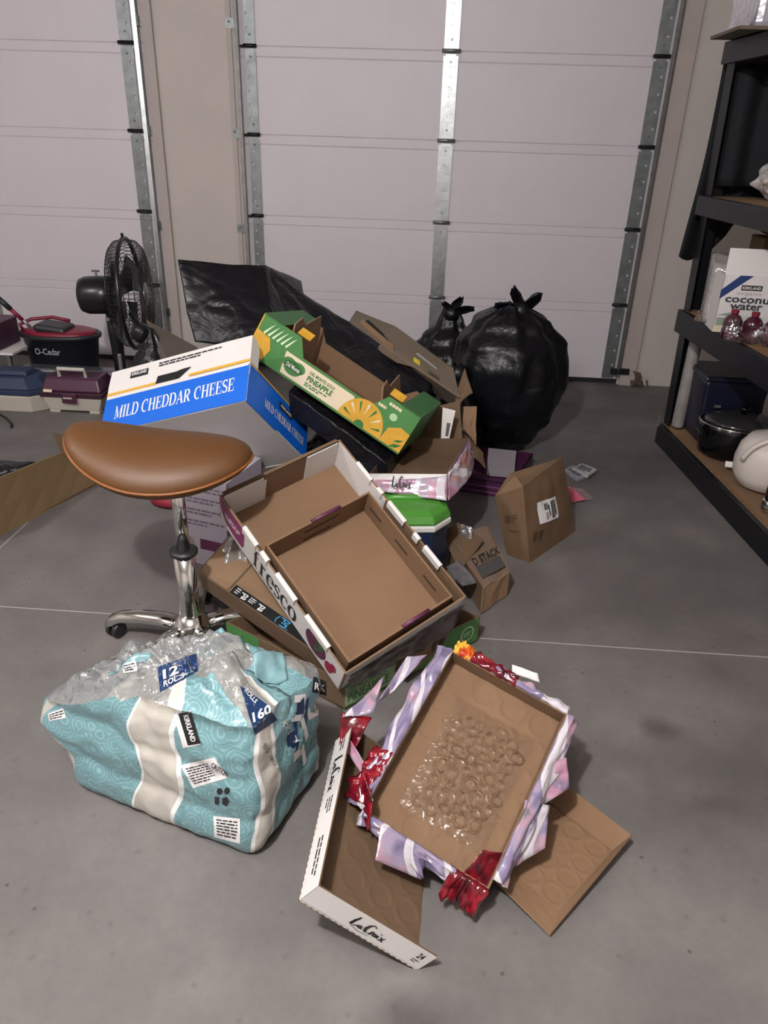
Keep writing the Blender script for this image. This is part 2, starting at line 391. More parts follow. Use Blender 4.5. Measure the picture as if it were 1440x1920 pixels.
SEAMS = [0.03, .524, .981, 1.438, 1.895, 2.352]
def perforated(mb, x0, x1, z0, z1, y, pitch, hw, hx, t=.002, hh=None):
    """strip with a column of square holes"""
    hh = hh or hw
    n = max(1, int((z1-z0)/pitch)); st = (z1-z0)/n
    for i in range(n):
        a = z0+i*st; b = a+st; m = (a+b)/2
        for (xa, xb, za, zb) in [(x0, x1, a, m-hh), (x0, x1, m+hh, b), (x0, hx-hw, m-hh, m+hh), (hx+hw, x1, m-hh, m+hh)]:
            mb.box(((xa+xb)/2, y+t/2, (za+zb)/2), (xb-xa, t, zb-za))
def garage_door(name, x0, x1, stiles, inv=False):
    root = struct_empty(name, ((x0+x1)/2, YW, 0))
    yb = 5.0
    for a, b in zip(SEAMS, SEAMS[1:]):
        prof = [(yb, a), (4.970, a), (4.965, a+.0035), (4.965, b-.058), (4.970, b-.054), (4.965, b-.0495), (4.965, b-.0035), (4.970, b), (yb, b)]
        k = MB(); n = len(prof)
        vs = [(x0, y, z) for y, z in prof]+[(x1, y, z) for y, z in prof]
        k.add(vs, [[i, (i+1) % n, n+(i+1) % n, n+i] for i in range(n)] + [list(range(n-1, -1, -1)), list(range(n, 2*n))])
        k.build('panel', M_door, root)
    MB().box(((x0+x1)/2, 4.985, .016), (x1-x0, .03, .03)).build('bottom_seal', M_rubber, root)
    for kind, sx, wd in stiles:
        for a, b in zip(SEAMS, SEAMS[1:]):
            mb = MB(); xa, xb = sx-wd/2, sx+wd/2
            if kind == 'mid': perforated(mb, xa, xb, a+.05, b-.055, 4.956, .045, .0022, sx, .009)
            elif kind == 'left': perforated(mb, xa, xb, a+.05, b-.055, 4.956, .068, .0065, xa+wd*.28, .009, .008)
            else: perforated(mb, xa, xb, a+.05, b-.055, 4.956, .085, .007, xa+wd*.72, .009, .007)
            mb.box((sx, 4.9605, a+.03), (wd, .009, .04)).box((sx, 4.9605, b-.04), (wd, .009, .03))
            mb.build('stile', M_galv if kind == 'mid' else M_galvd, root)
        for z in SEAMS[1:-1]:
            hb = MB()
            for sgn in (-1, 1):
                q = [V(sx-wd*.36, 4.954, z+sgn*.016), V(sx+wd*.36, 4.954, z+sgn*.016), V(sx+wd*.26, 4.954, z+sgn*.075), V(sx-wd*.26, 4.954, z+sgn*.075)]
                if sgn < 0: q = [q[1], q[0], q[3], q[2]]
                hb.slab(q, .004)
                hb.lathe([(.006, 0), (.006, .004), (.003, .006)], (sx, 4.953, z+sgn*.055), 8, Matrix.Rotation(R(90), 3, 'X'))
            h = hb.build('hinge', M_galv if kind == 'mid' else M_galvd, root)
            MB().tube([(sx-wd*.62, 4.948, z), (sx+wd*.62, 4.948, z)], .010, 10).build('hinge_pin', M_galvd if kind == 'mid' else M_dark, h, smooth=True)
            if kind != 'mid':
                MB().tube([(sx-wd*.5, 4.94, z-.004), (sx+wd*.9*(1 if kind == 'right' else -1)+0, 4.94, z-.004)], .006, 8).build('roller_stem', M_dark, h)
    return root
def track(mb_name, x, side, parent):
    """vertical roller track: a C channel; side=+1 opens to +x"""
    m = MB(); pr = [(0, .0), (.0, -.045), (.022, -.052), (.024, -.046), (.004, -.038), (.004, 0)]
    vs = [];
    for z in (.06, 2.5):
        for a, b in pr: vs.append((x+side*a, YW-.004+b, z))
    n = len(pr); m.add(vs, [[i, (i+1) % n, n+(i+1) % n, n+i] for i in range(n)] + [list(range(n-1, -1, -1)), list(range(n, 2*n))])
    t = m.build('track', M_galv, parent)
    for z in (.35, .9, 1.44, 2.0):
        b = MB().box((x-side*.028, YW-.012, z), (.056, .004, .05)).box((x-side*.004, YW-.025, z), (.004, .03, .05))
        b.lathe([(.006, 0), (.006, .005), (.002, .007)], (x-side*.036, YW-.014, z+.008), 8, Matrix.Rotation(R(90), 3, 'X'))
        b.build('bracket', M_galvd, parent)
    return t
d1 = garage_door('door_1', -4.30, -1.775, [('right', -1.875, .075), ('mid', -3.0, .085)])
track('track', -1.785, -1, d1)
d2 = garage_door('door_2', -1.235, 1.265, [('left', -1.145, .062), ('mid', .017, .085), ('right', 1.197, .078)])
track('track', -1.222, 1, d2); track('track', 1.258, -1, d2)
MB().box((1.262, 4.915, .10), (.12, .02, .035)).lathe([(.02, 0), (.02, .02)], (1.23, 4.91, .10), 12, Matrix.Rotation(R(90), 3, 'X')).build('bottom_bracket', M_dark, d2)

# ceiling lamp above the camera: holder and glass
lampo = thing('ceiling_lamp', 'round ceiling lamp holder above the middle of the garage', 'lamp', (LAMP.x, LAMP.y, CZ-.10))
MB().lathe([(.06, .06), (.065, .075), (.07, .1)], (LAMP.x, LAMP.y, CZ-.1), 20).build('lamp_base', mat('porcelain', '#e8e6e0', .3), lampo, smooth=True)

lamp2 = thing('ceiling_lamp', 'round ceiling lamp holder over the left garage bay', 'lamp', (LAMP2.x, LAMP2.y, CZ-.10))
MB().lathe([(.06, .06), (.065, .075), (.07, .1)], (LAMP2.x, LAMP2.y, CZ-.1), 20).build('lamp_base', mat('porcelain', '#e8e6e0', .3), lamp2, smooth=True)
# ================================================================== steel rack along the right wall
M_rack = mat('rack_black', '#16171c', .42, .3, var=.12, vscale=10)
M_chip = mat('particle_board', '#8a6a4a', .8, var=.2, vscale=60, bump=.1)
A0 = V(1.262, 3.905, 0); A1 = V(1.372, 2.53, 0); ex = (A1-A0).normalized(); ey = V(-ex.y, ex.x, 0)  # ex along front towards camera
if ey.x < 0: ey = -ey
def rk(a, b, z): return A0 + ex*a + ey*b + V(-.030*z, 0, z)      # a along the front, b into the depth
RL, RD = 2.0, .50
rack = thing('storage_rack', 'black steel storage rack with four board shelves at the right wall', 'shelf', A0)
MR = Matrix((ex, ey, V(0, 0, 1))).transposed()
for b in (0.03, RD-.03):
    for a in (.03, RL-.03):
        m = MB(); h_ = [rk(a-.036, b, 0), rk(a+.036, b, 0), rk(a+.036, b, 1.868), rk(a-.036, b, 1.868)]; m.slab(h_, .004); k_ = -.036 if a < 1 else .036; h2 = [rk(a+k_, b, 0), rk(a+k_, b+.085, 0), rk(a+k_, b+.085, 1.868), rk(a+k_, b, 1.868)]; m.slab(h2, .004)
        for z in [i*.038+.05 for i in range(50)]: pass
        p = m.build('post', M_rack, rack)
        MB().box(rk(a, b+.012, .012), (.07, .06, .024), MR).build('foot', M_rubber, p)
LEV = [(.105, .11), (.715, .11), (1.245, .085), (1.86, .085)]
for zt, h in LEV:
    for b in (.005, RD-.005):
        MB().box(rk(RL/2, b, zt-h/2), (RL-.02, .028, h), MR).box(rk(RL/2, b+(.02 if b < .2 else -.02), zt-.03), (RL-.02, .02, .006), MR).build('beam', M_rack, rack, bevel=.003)
    for a in (.012, RL-.012):
        MB().box(rk(a, RD/2, zt-h/2), (.024, RD-.03, h*.8), MR).build('end_beam', M_rack, rack)
    n = 3
    for i in range(n):
        MB().box(rk(RL*(i+.5)/n, RD/2, zt-.012), (RL/n-.006, RD-.04, .018), MR).build('shelf_board', M_chip, rack)
MB().box(rk(.028, -.012, .125), (.03, .004, .055), MR).build('label_clip', M_galv, rack)
MB().tube([rk(.03, RD*.1, .02), rk(.03, RD*.5, .35), rk(.03, RD*.9, .02)], .004, 6).build('brace', M_rack, rack)
# ================================================================== shared materials of the heap
M_card = mat('cardboard', '#785d45', .85, var=.07, vscale=5, bump=.05, bscale=90)
M_cardd = mat('cardboard_dark', '#624d39', .85, var=.08, vscale=5, bump=.05, bscale=90)
M_cardl = mat('cardboard_light', '#876c53', .85, var=.06, vscale=5)
M_edge = mat('corrugated_edge', '#9a7857', .95, var=.25, vscale=200)
M_white = mat('white_board', '#dcd8d6', .55, var=.02, vscale=9)
M_black = mat('print_black', '#1b1b1d', .5)
M_ink = mat('print_ink', '#26242a', .6)
M_navy = mat('print_navy', '#16325c', .35)
M_blue = mat('print_blue', '#0a62d0', .42)
M_gold = mat('print_gold', '#d6a43a', .5)
M_green = mat('print_green', '#43793f', .5, var=.06, vscale=20)
M_greend = mat('print_green_dark', '#2d6a33', .5)
M_yell = mat('print_yellow', '#cb9a33', .5, var=.12, vscale=25)
M_cream = mat('print_cream', '#d9c9ae', .6)
M_purp = mat('print_purple', '#8a2f62', .45)
M_plum = mat('print_plum', '#5b2747', .45)
M_print = mat('print_white', '#e8e6e6', .5)

def clear_film(name, tint=(1, 1, 1), haze=.06, fr=.35, rough=.08, bumps=(35, .5), tr=.97, base=.07):
    m = bpy.data.materials.new(name); m.use_nodes = True; nt = m.node_tree; N = nt.nodes; L = nt.links
    for n in list(N):
        if n.type != 'OUTPUT_MATERIAL': N.remove(n)
    out = [n for n in N if n.type == 'OUTPUT_MATERIAL'][0]
    t = N.new('ShaderNodeBsdfTransparent'); t.inputs[0].default_value = (*[tr*c for c in tint], 1)
    g = N.new('ShaderNodeBsdfGlossy'); g.inputs['Roughness'].default_value = rough; g.inputs[0].default_value = (.95, .95, .97, 1)
    d = N.new('ShaderNodeBsdfDiffuse'); d.inputs[0].default_value = (*[.8*c for c in tint], 1)
    lw = N.new('ShaderNodeLayerWeight'); lw.inputs[0].default_value = fr
    nz = N.new('ShaderNodeTexNoise'); nz.inputs['Scale'].default_value = bumps[0]; nz.inputs['Detail'].default_value = 2; nz.inputs['Distortion'].default_value = 1.2
    tc = N.new('ShaderNodeTexCoord'); L.new(tc.outputs['Object'], nz.inputs['Vector'])
    bp = N.new('ShaderNodeBump'); bp.inputs['Strength'].default_value = bumps[1]; bp.inputs['Distance'].default_value = .01; L.new(nz.outputs['Fac'], bp.inputs['Height'])
    for n in (g, d, lw): L.new(bp.outputs['Normal'], n.inputs['Normal'])
    m1 = N.new('ShaderNodeMixShader'); m1.inputs[0].default_value = haze; L.new(t.outputs[0], m1.inputs[1]); L.new(d.outputs[0], m1.inputs[2])
    mu = N.new('ShaderNodeMath'); mu.operation = 'MULTIPLY_ADD'; mu.inputs[1].default_value = .75; mu.inputs[2].default_value = base; L.new(lw.outputs['Fresnel'], mu.inputs[0])
    m2 = N.new('ShaderNodeMixShader'); L.new(mu.outputs[0], m2.inputs[0]); L.new(m1.outputs[0], m2.inputs[1]); L.new(g.outputs[0], m2.inputs[2])
    L.new(m2.outputs[0], out.inputs[0]); return m
M_film = clear_film('clear_film')
M_filmw = clear_film('milky_film', (.93, .94, .96), .2, .4, .15, (28, .8))

def shrink_print(name, cols, lines=True, scale=14, rough=.22):
    """printed shrink film: soft blotches with pale brush strokes"""
    m = bpy.data.materials.new(name); m.use_nodes = True; nt = m.node_tree; N = nt.nodes; L = nt.links; b = N['Principled BSDF']
    tc = N.new('ShaderNodeTexCoord')
    n = N.new('ShaderNodeTexNoise'); n.inputs['Scale'].default_value = scale; n.inputs['Detail'].default_value = 1.5; n.inputs['Distortion'].default_value = .8
    L.new(tc.outputs['Object'], n.inputs['Vector'])
    r = N.new('ShaderNodeValToRGB'); r.color_ramp.interpolation = 'EASE'; e = r.color_ramp.elements
    ps = [.28+.44*i/(len(cols)-1) for i in range(len(cols))]
    e[0].position = ps[0]; e[0].color = (*lin(cols[0]), 1); e[1].position = ps[-1]; e[1].color = (*lin(cols[-1]), 1)
    for p, c in list(zip(ps, cols))[1:-1]: x = e.new(p); x.color = (*lin(c), 1)
    L.new(n.outputs['Fac'], r.inputs['Fac']); out = r.outputs['Color']
    if lines:
        wv = N.new('ShaderNodeTexWave'); wv.inputs['Scale'].default_value = scale*.3; wv.inputs['Distortion'].default_value = 14; wv.inputs['Detail'].default_value = 1; wv.inputs['Detail Scale'].default_value = .8
        L.new(tc.outputs['Object'], wv.inputs['Vector'])
        rr = N.new('ShaderNodeValToRGB'); rr.color_ramp.elements[0].position = .84; rr.color_ramp.elements[0].color = (0, 0, 0, 1); rr.color_ramp.elements[1].position = .87
        L.new(wv.outputs['Fac'], rr.inputs['Fac'])
        mx = N.new('ShaderNodeMix'); mx.data_type = 'RGBA'; mx.inputs[7].default_value = (*lin('#c9c4cc'), 1)
        L.new(rr.outputs['Color'], mx.inputs[0]); L.new(out, mx.inputs[6]); out = mx.outputs[2]
    L.new(out, b.inputs['Base Color']); b.inputs['Roughness'].default_value = rough; b.inputs['Coat Weight'].default_value = .4
    n2 = N.new('ShaderNodeTexNoise'); n2.inputs['Scale'].default_value = 30; L.new(tc.outputs['Object'], n2.inputs['Vector'])
    bp = N.new('ShaderNodeBump'); bp.inputs['Strength'].default_value = .5; bp.inputs['Distance'].default_value = .008; L.new(n2.outputs['Fac'], bp.inputs['Height']); L.new(bp.outputs['Normal'], b.inputs['Normal'])
    return m
M_lav = shrink_print('wrap_lavender', ['#5f5970', '#7d7191', '#93889f', '#a88898', '#716e7b'])
M_pink = shrink_print('wrap_pink', ['#7c6d86', '#ad7d96', '#bd92a6', '#a39cac', '#ad7c78'], scale=10)
M_red = shrink_print('wrap_red', ['#35070f', '#560a18', '#6b0f1e', '#861825', '#560a18'], False, 22, .12)
M_flame = shrink_print('wrap_orange', ['#b3321c', '#e08a2a', '#f0c04a', '#d9602a'], False, 30, .15)

class Frame:
    """corner lookup of a box with origin t, axes R and size d"""
    def __init__(s, t, Rm, d): s.t = Vector(t); s.R = Matrix(Rm); s.d = Vector(d)
    def __call__(s, a, b, c): return s.t + s.R @ Vector((a*s.d.x, b*s.d.y, c*s.d.z))
    def quads(s, z0=0, z1=1):
        return [s(0,0,z0), s(1,0,z0), s(1,1,z0), s(0,1,z0)], [s(0,0,z1), s(1,0,z1), s(1,1,z1), s(0,1,z1)]
def tray(name, label, cat, f, r, mo, mi, t=.004, group=None, walls=(1, 1, 1, 1), base=True, heights=(1, 1, 1, 1), wob=0., loc=None, seed=0):
    """open box from floor quad f and rim quad r (counter-clockwise): base panel and four side panels"""
    root = thing(name, label, cat, loc or base_of(f+r), group); P = []
    if base is True: MB().slab([f[3], f[2], f[1], f[0]], t, 4, 4, mo=0, mi=1, wob=wob, seed=seed).build('base_panel', [mo[4] if isinstance(mo, list) else mo, mi], root)
    for i in range(4):
        j = (i+1) % 4
        if not walls[i]: P.append((None, None)); continue
        h = heights[i]
        q = [f[i], f[j], f[j].lerp(r[j], h), f[i].lerp(r[i], h)]
        o = MB().slab(q, t, 6, 2, mo=0, mi=1, wob=wob, seed=seed+i+1).build('side_panel', [mo[i] if isinstance(mo, list) else mo, mi], root)
        P.append((o, q))
    return root, P
def rings(root, f, nx, ny, m, depth=.0016, rad=.43, up=None, t=.004, seed=0, mo=None):
    """bottom board pressed by the cans: a ring for every can"""
    n = qn(f)
    L0 = (f[1]-f[0]).length; L1 = (f[3]-f[0]).length
    res = 13
    def h(u, v):
        a = u*nx; b = v*ny
        da = (a % 1)-.5; db = (b % 1)-.5; d = math.hypot(da, db)
        x = (d-rad)/.045
        return depth*math.exp(-x*x)*(.8+.3*noise.noise(V(a*.7+seed, b*.7, 2))) - depth*.12*(1/(1+math.exp(min(50, (d-rad)*40))))
    mb = MB().grid(lambda u, v: bl(f, u, v) + n*(h(u, v)+.003*noise.noise(V(u*1.7+seed, v*2.2, seed))), nx*res, ny*res)
    mb.slab([f[3]-n*.0055, f[2]-n*.0055, f[1]-n*.0055, f[0]-n*.0055], t*.4, mi=0)
    return mb.build('base_panel', [m], root, smooth=True)
def sheet(name, pts, m, parent=None, nu=10, nv=8, crumple=.01, sc=3., seed=0, thick=.0006, edge=0., solid=True):
    """crumpled thin film or paper sheet from four world points"""
    n = qn(pts)
    L0 = (pts[1]-pts[0]).length; L1 = (pts[3]-pts[0]).length
    def fn(u, v):
        e = edge*noise.noise(V(u*5+seed, v*5, 3.3+seed)) if edge else 0
        p = bl(pts, u, v); 
        k = noise.noise(V(u*L0*sc*10+seed*3.1, v*L1*sc*10, seed)) + .6*abs(noise.noise(V(u*L0*sc*22+seed, v*L1*sc*22, 7+seed)))
        if u in (0, 1) or v in (0, 1): p = p + (pts[1]-pts[0])*e*.6 + (pts[3]-pts[0])*e
        return p + n*crumple*k
    return MB().grid(fn, nu, nv).build(name, m, parent, smooth=True, solid=thick)

# ================================================================== white can tray, leaning on the paper-towel pack
F = Frame((-.186, .894, .171), [[.801, .039, .597], [-.020, .999, -.039], [-.598, .019, .801]], (.287, .41, .060))
f, r = F.quads()
root, P = tray('can_tray', 'white-sided empty can tray with scrawled logo, tilted beside the paper-towel pack', 'tray', f, r, M_white, M_cardd, .0035, base=False, walls=(1, 0, 1, 1))
rings(root, f, 4, 6, M_cardd, .0036)
o, q = P[0]
printed('lettering', o, q, strokes_uv(SCRIPT, .36, .22, .66, .82), M_ink)
printed('lettering', o, q, text_uv('24', .895, .5, .945, .8, .02) + fine_print(.89, .22, .95, .42, 2, words=2), M_ink)
o, q = P[3]
printed('lettering', o, q, strokes_uv(SCRIPT, .18, .2, .42, .85), M_ink)
printed('small_print', o, q, fine_print(.46, .3, .56, .75, 3, seed=3, words=3) + fine_print(.7, .35, .92, .7, 2, seed=4, words=4) + fine_print(.02, .3, .14, .75, 3, seed=5, words=3), M_ink)
for (o, q), n in ((P[0], 40), (P[3], 56)):     # torn, scalloped lower edge of the board
    MB().plate(q, [(0, .03), (1, .03)]+[(1-i/n, -.02-.05*(i % 2)) for i in range(n+1)], .003).build('torn_edge', M_white, o)

# ================================================================== brown can tray lying open on the floor at the right
f0, f1 = at(1047, 1712, z=.006), at(1150, 1596, z=.010)
dr = (at(926, 1657, z=.012)-at(1036, 1756, z=.012)).normalized()
f3, f2 = f0+dr*.38+V(0, 0, .004), f1+dr*.38+V(0, 0, .004)
r0, r1 = at(1031, 1755, z=.012), at(1185, 1567, z=.045); r3 = at(1031, 1755, z=.02)+dr*.40+V(0, 0, .035); r2 = r1+dr*.40+V(0, 0, .02)
root, P = tray('can_tray', 'plain brown can tray lying open at the lower right of the heap', 'tray', [f0, f1, f2, f3], [r0, r1, r2, r3], M_card, M_card, .0035, base=False)
rings(root, [f0, f1, f2, f3], 4, 6, M_card, .0036, seed=2)

# ================================================================== shrink-wrapped can tray on top
F = Frame((-.094, 1.149, .113), [[.899, .434, .068], [-.344, .792, -.504], [-.272, .429, .861]], (.303, .425, .055))
f, r = F.quads()
up = F.R @ V(0, 0, 1); e0 = F.R @ V(1, 0, 0); e1 = F.R @ V(0, 1, 0)
root, P = tray('can_tray', 'brown can tray with torn red and lavender shrink wrap around its rim', 'tray', f, r, M_card, M_card, .0035, base=False)
rings(root, f, 4, 6, M_card, .0048, seed=5)
def film_strip(name, m, i, u0, u1, win, wout, flare=.3, seed=1, parent=root, lift=.004, n=26):
    a, b = r[i], r[(i+1) % 4]; d = (b-a).normalized(); outw = d.cross(up).normalized()
    def fn(u, v):
        p = a.lerp(b, u0+(u1-u0)*u)
        s = (v-.0)*(win+wout)-win     # <0 inside, >0 outside
        if s < 0: q = p - outw*.004 + up*(s+.003) - outw*.0015
        elif s < .012: q = p + outw*(s*.8-.002) + up*(.004)
        else: q = p + outw*(.009+flare*(s-.012)) - up*((s-.012)*(1-flare*.4)-.004)
        k = noise.noise(V(u*5+seed, v*3, seed)); k2 = noise.noise(V(u*9+seed, v*4, seed+4))
        return q + outw*(lift+max(0, s)*.35*k+.004*k2) + up*(.004+.012*k2*(.3+v)) + d*.006*k
    return MB().grid(fn, n, 10).build(name, m, parent, smooth=True, solid=.0006)
film_strip('shrink_wrap', M_lav, 3, .0, 1., .012, .044, .8, 1)
film_strip('shrink_wrap', M_lav, 1, .05, 1., .004, .045, .6, 4)
film_strip('shrink_wrap', M_lav, 0, .0, .75, .003, .040, .5, 9)
film_strip('shrink_wrap', M_lav, 2, .0, .65, .003, .045, .5, 12)
film_strip('shrink_wrap', M_red, 3, .68, .98, .010, .05, 1.0, 17)
film_strip('shrink_wrap', M_red, 0, .72, 1.0, .045, .06, .9, 21)
film_strip('shrink_wrap', M_flame, 2, .84, 1.0, .01, .04, .9, 23)
film_strip('shrink_wrap', M_red, 2, .45, .84, .008, .03, .9, 25)
# loose torn tongues of the wrap
T = lambda *p: [at(u, v, z=z) for u, v, z in p]
sheet('wrap_flap', T((716, 1560, .15), (795, 1648, .075), (786, 1600, .12), (722, 1545, .17)), M_lav, root, 12, 8, .006, 3, 3)
sheet('wrap_flap', T((702, 1612, .13), (790, 1650, .06), (800, 1600, .12), (716, 1545, .17)), M_lav, root, 12, 8, .007, 3, 33)
sheet('wrap_flap', T((965, 1625, .07), (1022, 1590, .09), (1030, 1510, .14), (985, 1500, .17)), M_lav, root, 12, 8, .008, 3, 5)
sheet('wrap_flap', T((1000, 1520, .13), (1068, 1478, .16), (1062, 1420, .2), (1030, 1430, .2)), M_pink, root, 10, 8, .008, 3, 6)
sheet('wrap_flap', T((855, 1655, .08), (905, 1678, .05), (962, 1600, .09), (905, 1592, .13)), M_red, root, 12, 8, .012, 3, 8)
sheet('wrap_flap', T((636, 1395, .2), (668, 1402, .2), (698, 1345, .24), (640, 1335, .25)), M_red, root, 10, 8, .010, 3, 11)
sheet('wrap_flap', T((640, 1345, .25), (700, 1338, .25), (720, 1268, .29), (690, 1300, .27)), M_lav, root, 10, 8, .01, 3, 13)
sheet('wrap_flap', T((668, 1490, .18), (690, 1560, .14), (700, 1500, .19), (680, 1440, .21)), M_red, root, 10, 8, .008, 3, 15)
sheet('wrap_flap', T((705, 1320, .2), (745, 1290, .22), (800, 1228, .27), (762, 1232, .27)), M_lav, root, 12, 8, .012, 3, 18)
sheet('wrap_flap', T((960, 1262, .29), (1012, 1280, .28), (1008, 1262, .3), (960, 1246, .31)), M_print, root, 8, 6, .006, 3, 19)
sheet('wrap_flap', T((640, 1395, .2), (690, 1470, .17), (694, 1450, .19), (652, 1380, .22)), M_pink, root, 8, 6, .006, 3, 20)
# star specks on the red corners
# clear film lying bubbled inside the tray
n_up = qn(f)
rb = []
for _ in range(900):
    c_ = (random.uniform(.10, .9), random.uniform(.10, .9), random.uniform(.010, .0185))
    if all(math.hypot((c_[0]-a)*.20, (c_[1]-b)*.27) > (c_[2]+s)*.80 for a, b, s in rb): rb.append(c_)
    if len(rb) >= 46: break
def bub(u, v):
    p = bl(f, .20+.68*u, .14+.68*v); h = .004+.003*noise.noise(V(u*6, v*8, 3))
    for (a, b, s) in rb:
        d = math.hypot((u-a)*.20*(1+.25*math.sin(a*40)), (v-b)*.27*(1-.25*math.sin(a*40)))/s
        h = max(h, .006+.013*math.exp(-((d-.85)/.17)**2))
    fade = min(1, 5*min(u, v, 1-u, 1-v)+.15)
    return p + n_up*(.003+min(h, .028)*fade)
MB().grid(bub, 110, 140).build('bubbled_film', clear_film('bubble_film', haze=.0, fr=.22, rough=.05, bumps=(55, .3), base=.03, tr=.985), root, smooth=True)
# ================================================================== saddle stool
M_seat = mat('tan_vinyl', '#573718', .52, var=.06, vscale=6, bump=.06, bscale=140)
M_chrome = mat('chrome', '#d8d8d6', .12, 1.0)
M_castor = mat('castor_black', '#1d1d1f', .45)
HUB = V(-.690, 1.835, 0)
stool = thing('saddle_stool', 'tan saddle stool on a chrome five-arm castor base', 'stool', HUB)
SC_ = V(-.722, 1.835, .648); srot = R(6)
def seat_pt(th, k):
    """k 0..1 top centre -> rim, 1..2 rim -> bottom centre"""
    a, b = .247, .158
    c, s = math.cos(th), math.sin(th)
    top = k <= 1; rr = k if top else 2-k
    ex_ = .93
    cu = math.copysign(abs(c)**ex_, c); sv = s
    bb = b*(1.08-.10*c)
    x = a*cu*rr; y = bb*sv*rr
    xn = x/a; yn = y/b
    z = .052*xn*xn*(1.0 if xn < 0 else .45) - .026*yn*yn - .016*xn
    th_ = .058*(1-rr**4)**.5 if rr < 1 else 0
    z += th_ if top else -th_*.95
    p = V(x, y, z); p.rotate(Matrix.Rotation(srot, 3, 'Z')); return SC_ + p
mb = MB(); nn = 56; ks = [.0, .25, .5, .68, .8, .88, .94, .975, .993, 1., 1.007, 1.025, 1.06, 1.12, 1.25, 1.5, 1.75, 2.]
mb.grid(lambda u, v: seat_pt(2*math.pi*u, ks[round(v*(len(ks)-1))]), nn, len(ks)-1, wrapu=True)
mb.build('seat', M_seat, stool, smooth=True)
MB().tube([seat_pt(2*math.pi*i/64, 1.0)-V(0, 0, .004) for i in range(64)], .0042, 8, closed=True).build('piping', mat('vinyl_piping', '#7d4a1d', .45), stool, smooth=True)
MB().lathe([(.09, .585), (.09, .595), (.03, .60)], HUB, 20).build('seat_plate', M_castor, stool)
MB().lathe([(.0195, .345), (.0195, .62)], HUB, 24).build('gas_lift', M_chrome, stool, smooth=True)
MB().lathe([(.030, .343), (.041, .345), (.041, .355), (.024, .359)], HUB, 24).build('collar', M_castor, stool, smooth=True)
MB().lathe([(.038, .095), (.034, .14), (.032, .18), (.032, .345)], HUB, 28).build('column', M_chrome, stool, smooth=True)
MB().lathe([(.02, .075), (.06, .08), (.062, .10), (.045, .115), (.034, .135)], HUB, 28).build('hub', M_chrome, stool, smooth=True)
for i in range(5):
    th = R(172+72*i); d = V(math.cos(th), math.sin(th), 0); s = V(-d.y, d.x, 0)
    prof = [(.03, .105, .030), (.10, .112, .029), (.17, .108, .027), (.235, .095, .026), (.275, .075, .024), (.29, .055, .020)]
    mb = MB(); k = 10
    vs = []; 
    for (rr, zz, w_) in prof:
        for j in range(k):
            a = 2*math.pi*j/k; vs.append(HUB + d*(rr+.004*math.sin(a)) + s*(w_*math.cos(a)) + V(0, 0, zz-.018+.02*math.sin(a)))
    fs = [[i2*k+j, i2*k+(j+1) % k, (i2+1)*k+(j+1) % k, (i2+1)*k+j] for i2 in range(len(prof)-1) for j in range(k)] + [list(range(k-1, -1, -1)), [(len(prof)-1)*k+j for j in range(k)]]
    leg = mb.add(vs, fs).build('leg', M_chrome, stool, smooth=True)
    c = HUB + d*.265
    ax = Matrix.Rotation(th+R(70+37*i), 3, 'Z') @ Matrix.Rotation(R(90), 3, 'X')
    mb = MB()
    for off in (-.014, .014):
        cc = c + ax @ V(0, 0, off); cc.z = .026
        mb.lathe([(.012, -.008), (.024, -.008), (.026, -.005), (.026, .005), (.024, .008), (.012, .008)], cc, 20, ax)
    mb.tube([c+V(0, 0, .03), c+V(0, 0, .06)], .007, 8)
    mb.build('castor', M_castor, leg, smooth=False)

# ================================================================== large white crate with a brown tray nested in it
F = Frame((-.197, 1.566, .101), [[.739, -.645, .195], [.644, .590, -.487], [.199, .486, .851]], (.423, .635, .128))
f, r = F.quads(); up = F.R @ V(0, 0, 1); eX = F.R @ V(1, 0, 0); eY = F.R @ V(0, 1, 0)
crate, P = tray('produce_crate', 'white produce crate lettered fresco, propped up in the middle of the heap', 'box', f, r, [M_white, M_white, M_white, M_white, M_cardd], M_card, .005)
lo_, lq = P[3]
MB().decal(lq, [disc(.095, .62, .105, .40, 24)[:]], .0008).build('brand_patch', M_purp, lo_) if 0 else None
patch = [(.0, .98), (.0, .80), (.02, .45), (.06, .22), (.13, .12), (.20, .14), (.215, .3), (.215, .98)]
MB().decal(lq, [patch[::-1] if False else patch], .0008).build('brand_patch', M_purp, lo_)
printed('small_print', lo_, lq, fine_print(.05, .42, .18, .66, 2, .55, 71, 3), M_print, .0014)
printed('lettering', lo_, lq, serif_uv('fresco', .29, .14, .65, .88), M_ink)
printed('small_print', lo_, lq, fine_print(.34, .07, .62, .15, 1, words=9), mat('print_grey', '#9a9296', .6))
MB().decal(lq, [disc(.80, .52, .075, .42, 22)], .0008).build('fruit_print', M_plum, lo_)
MB().decal(lq, [[(.80, .75), (.83, .55), (.86, .6), (.835, .9)], [(.79, .5), (.80, .25), (.84, .5)]], .0013).build('leaf_print', M_greend, lo_)
MB().decal(lq, [disc(.905, .35, .028, .22, 14), disc(.93, .55, .02, .16, 12)], .0011).build('fruit_print', mat('print_berry', '#9c2342', .45), lo_)
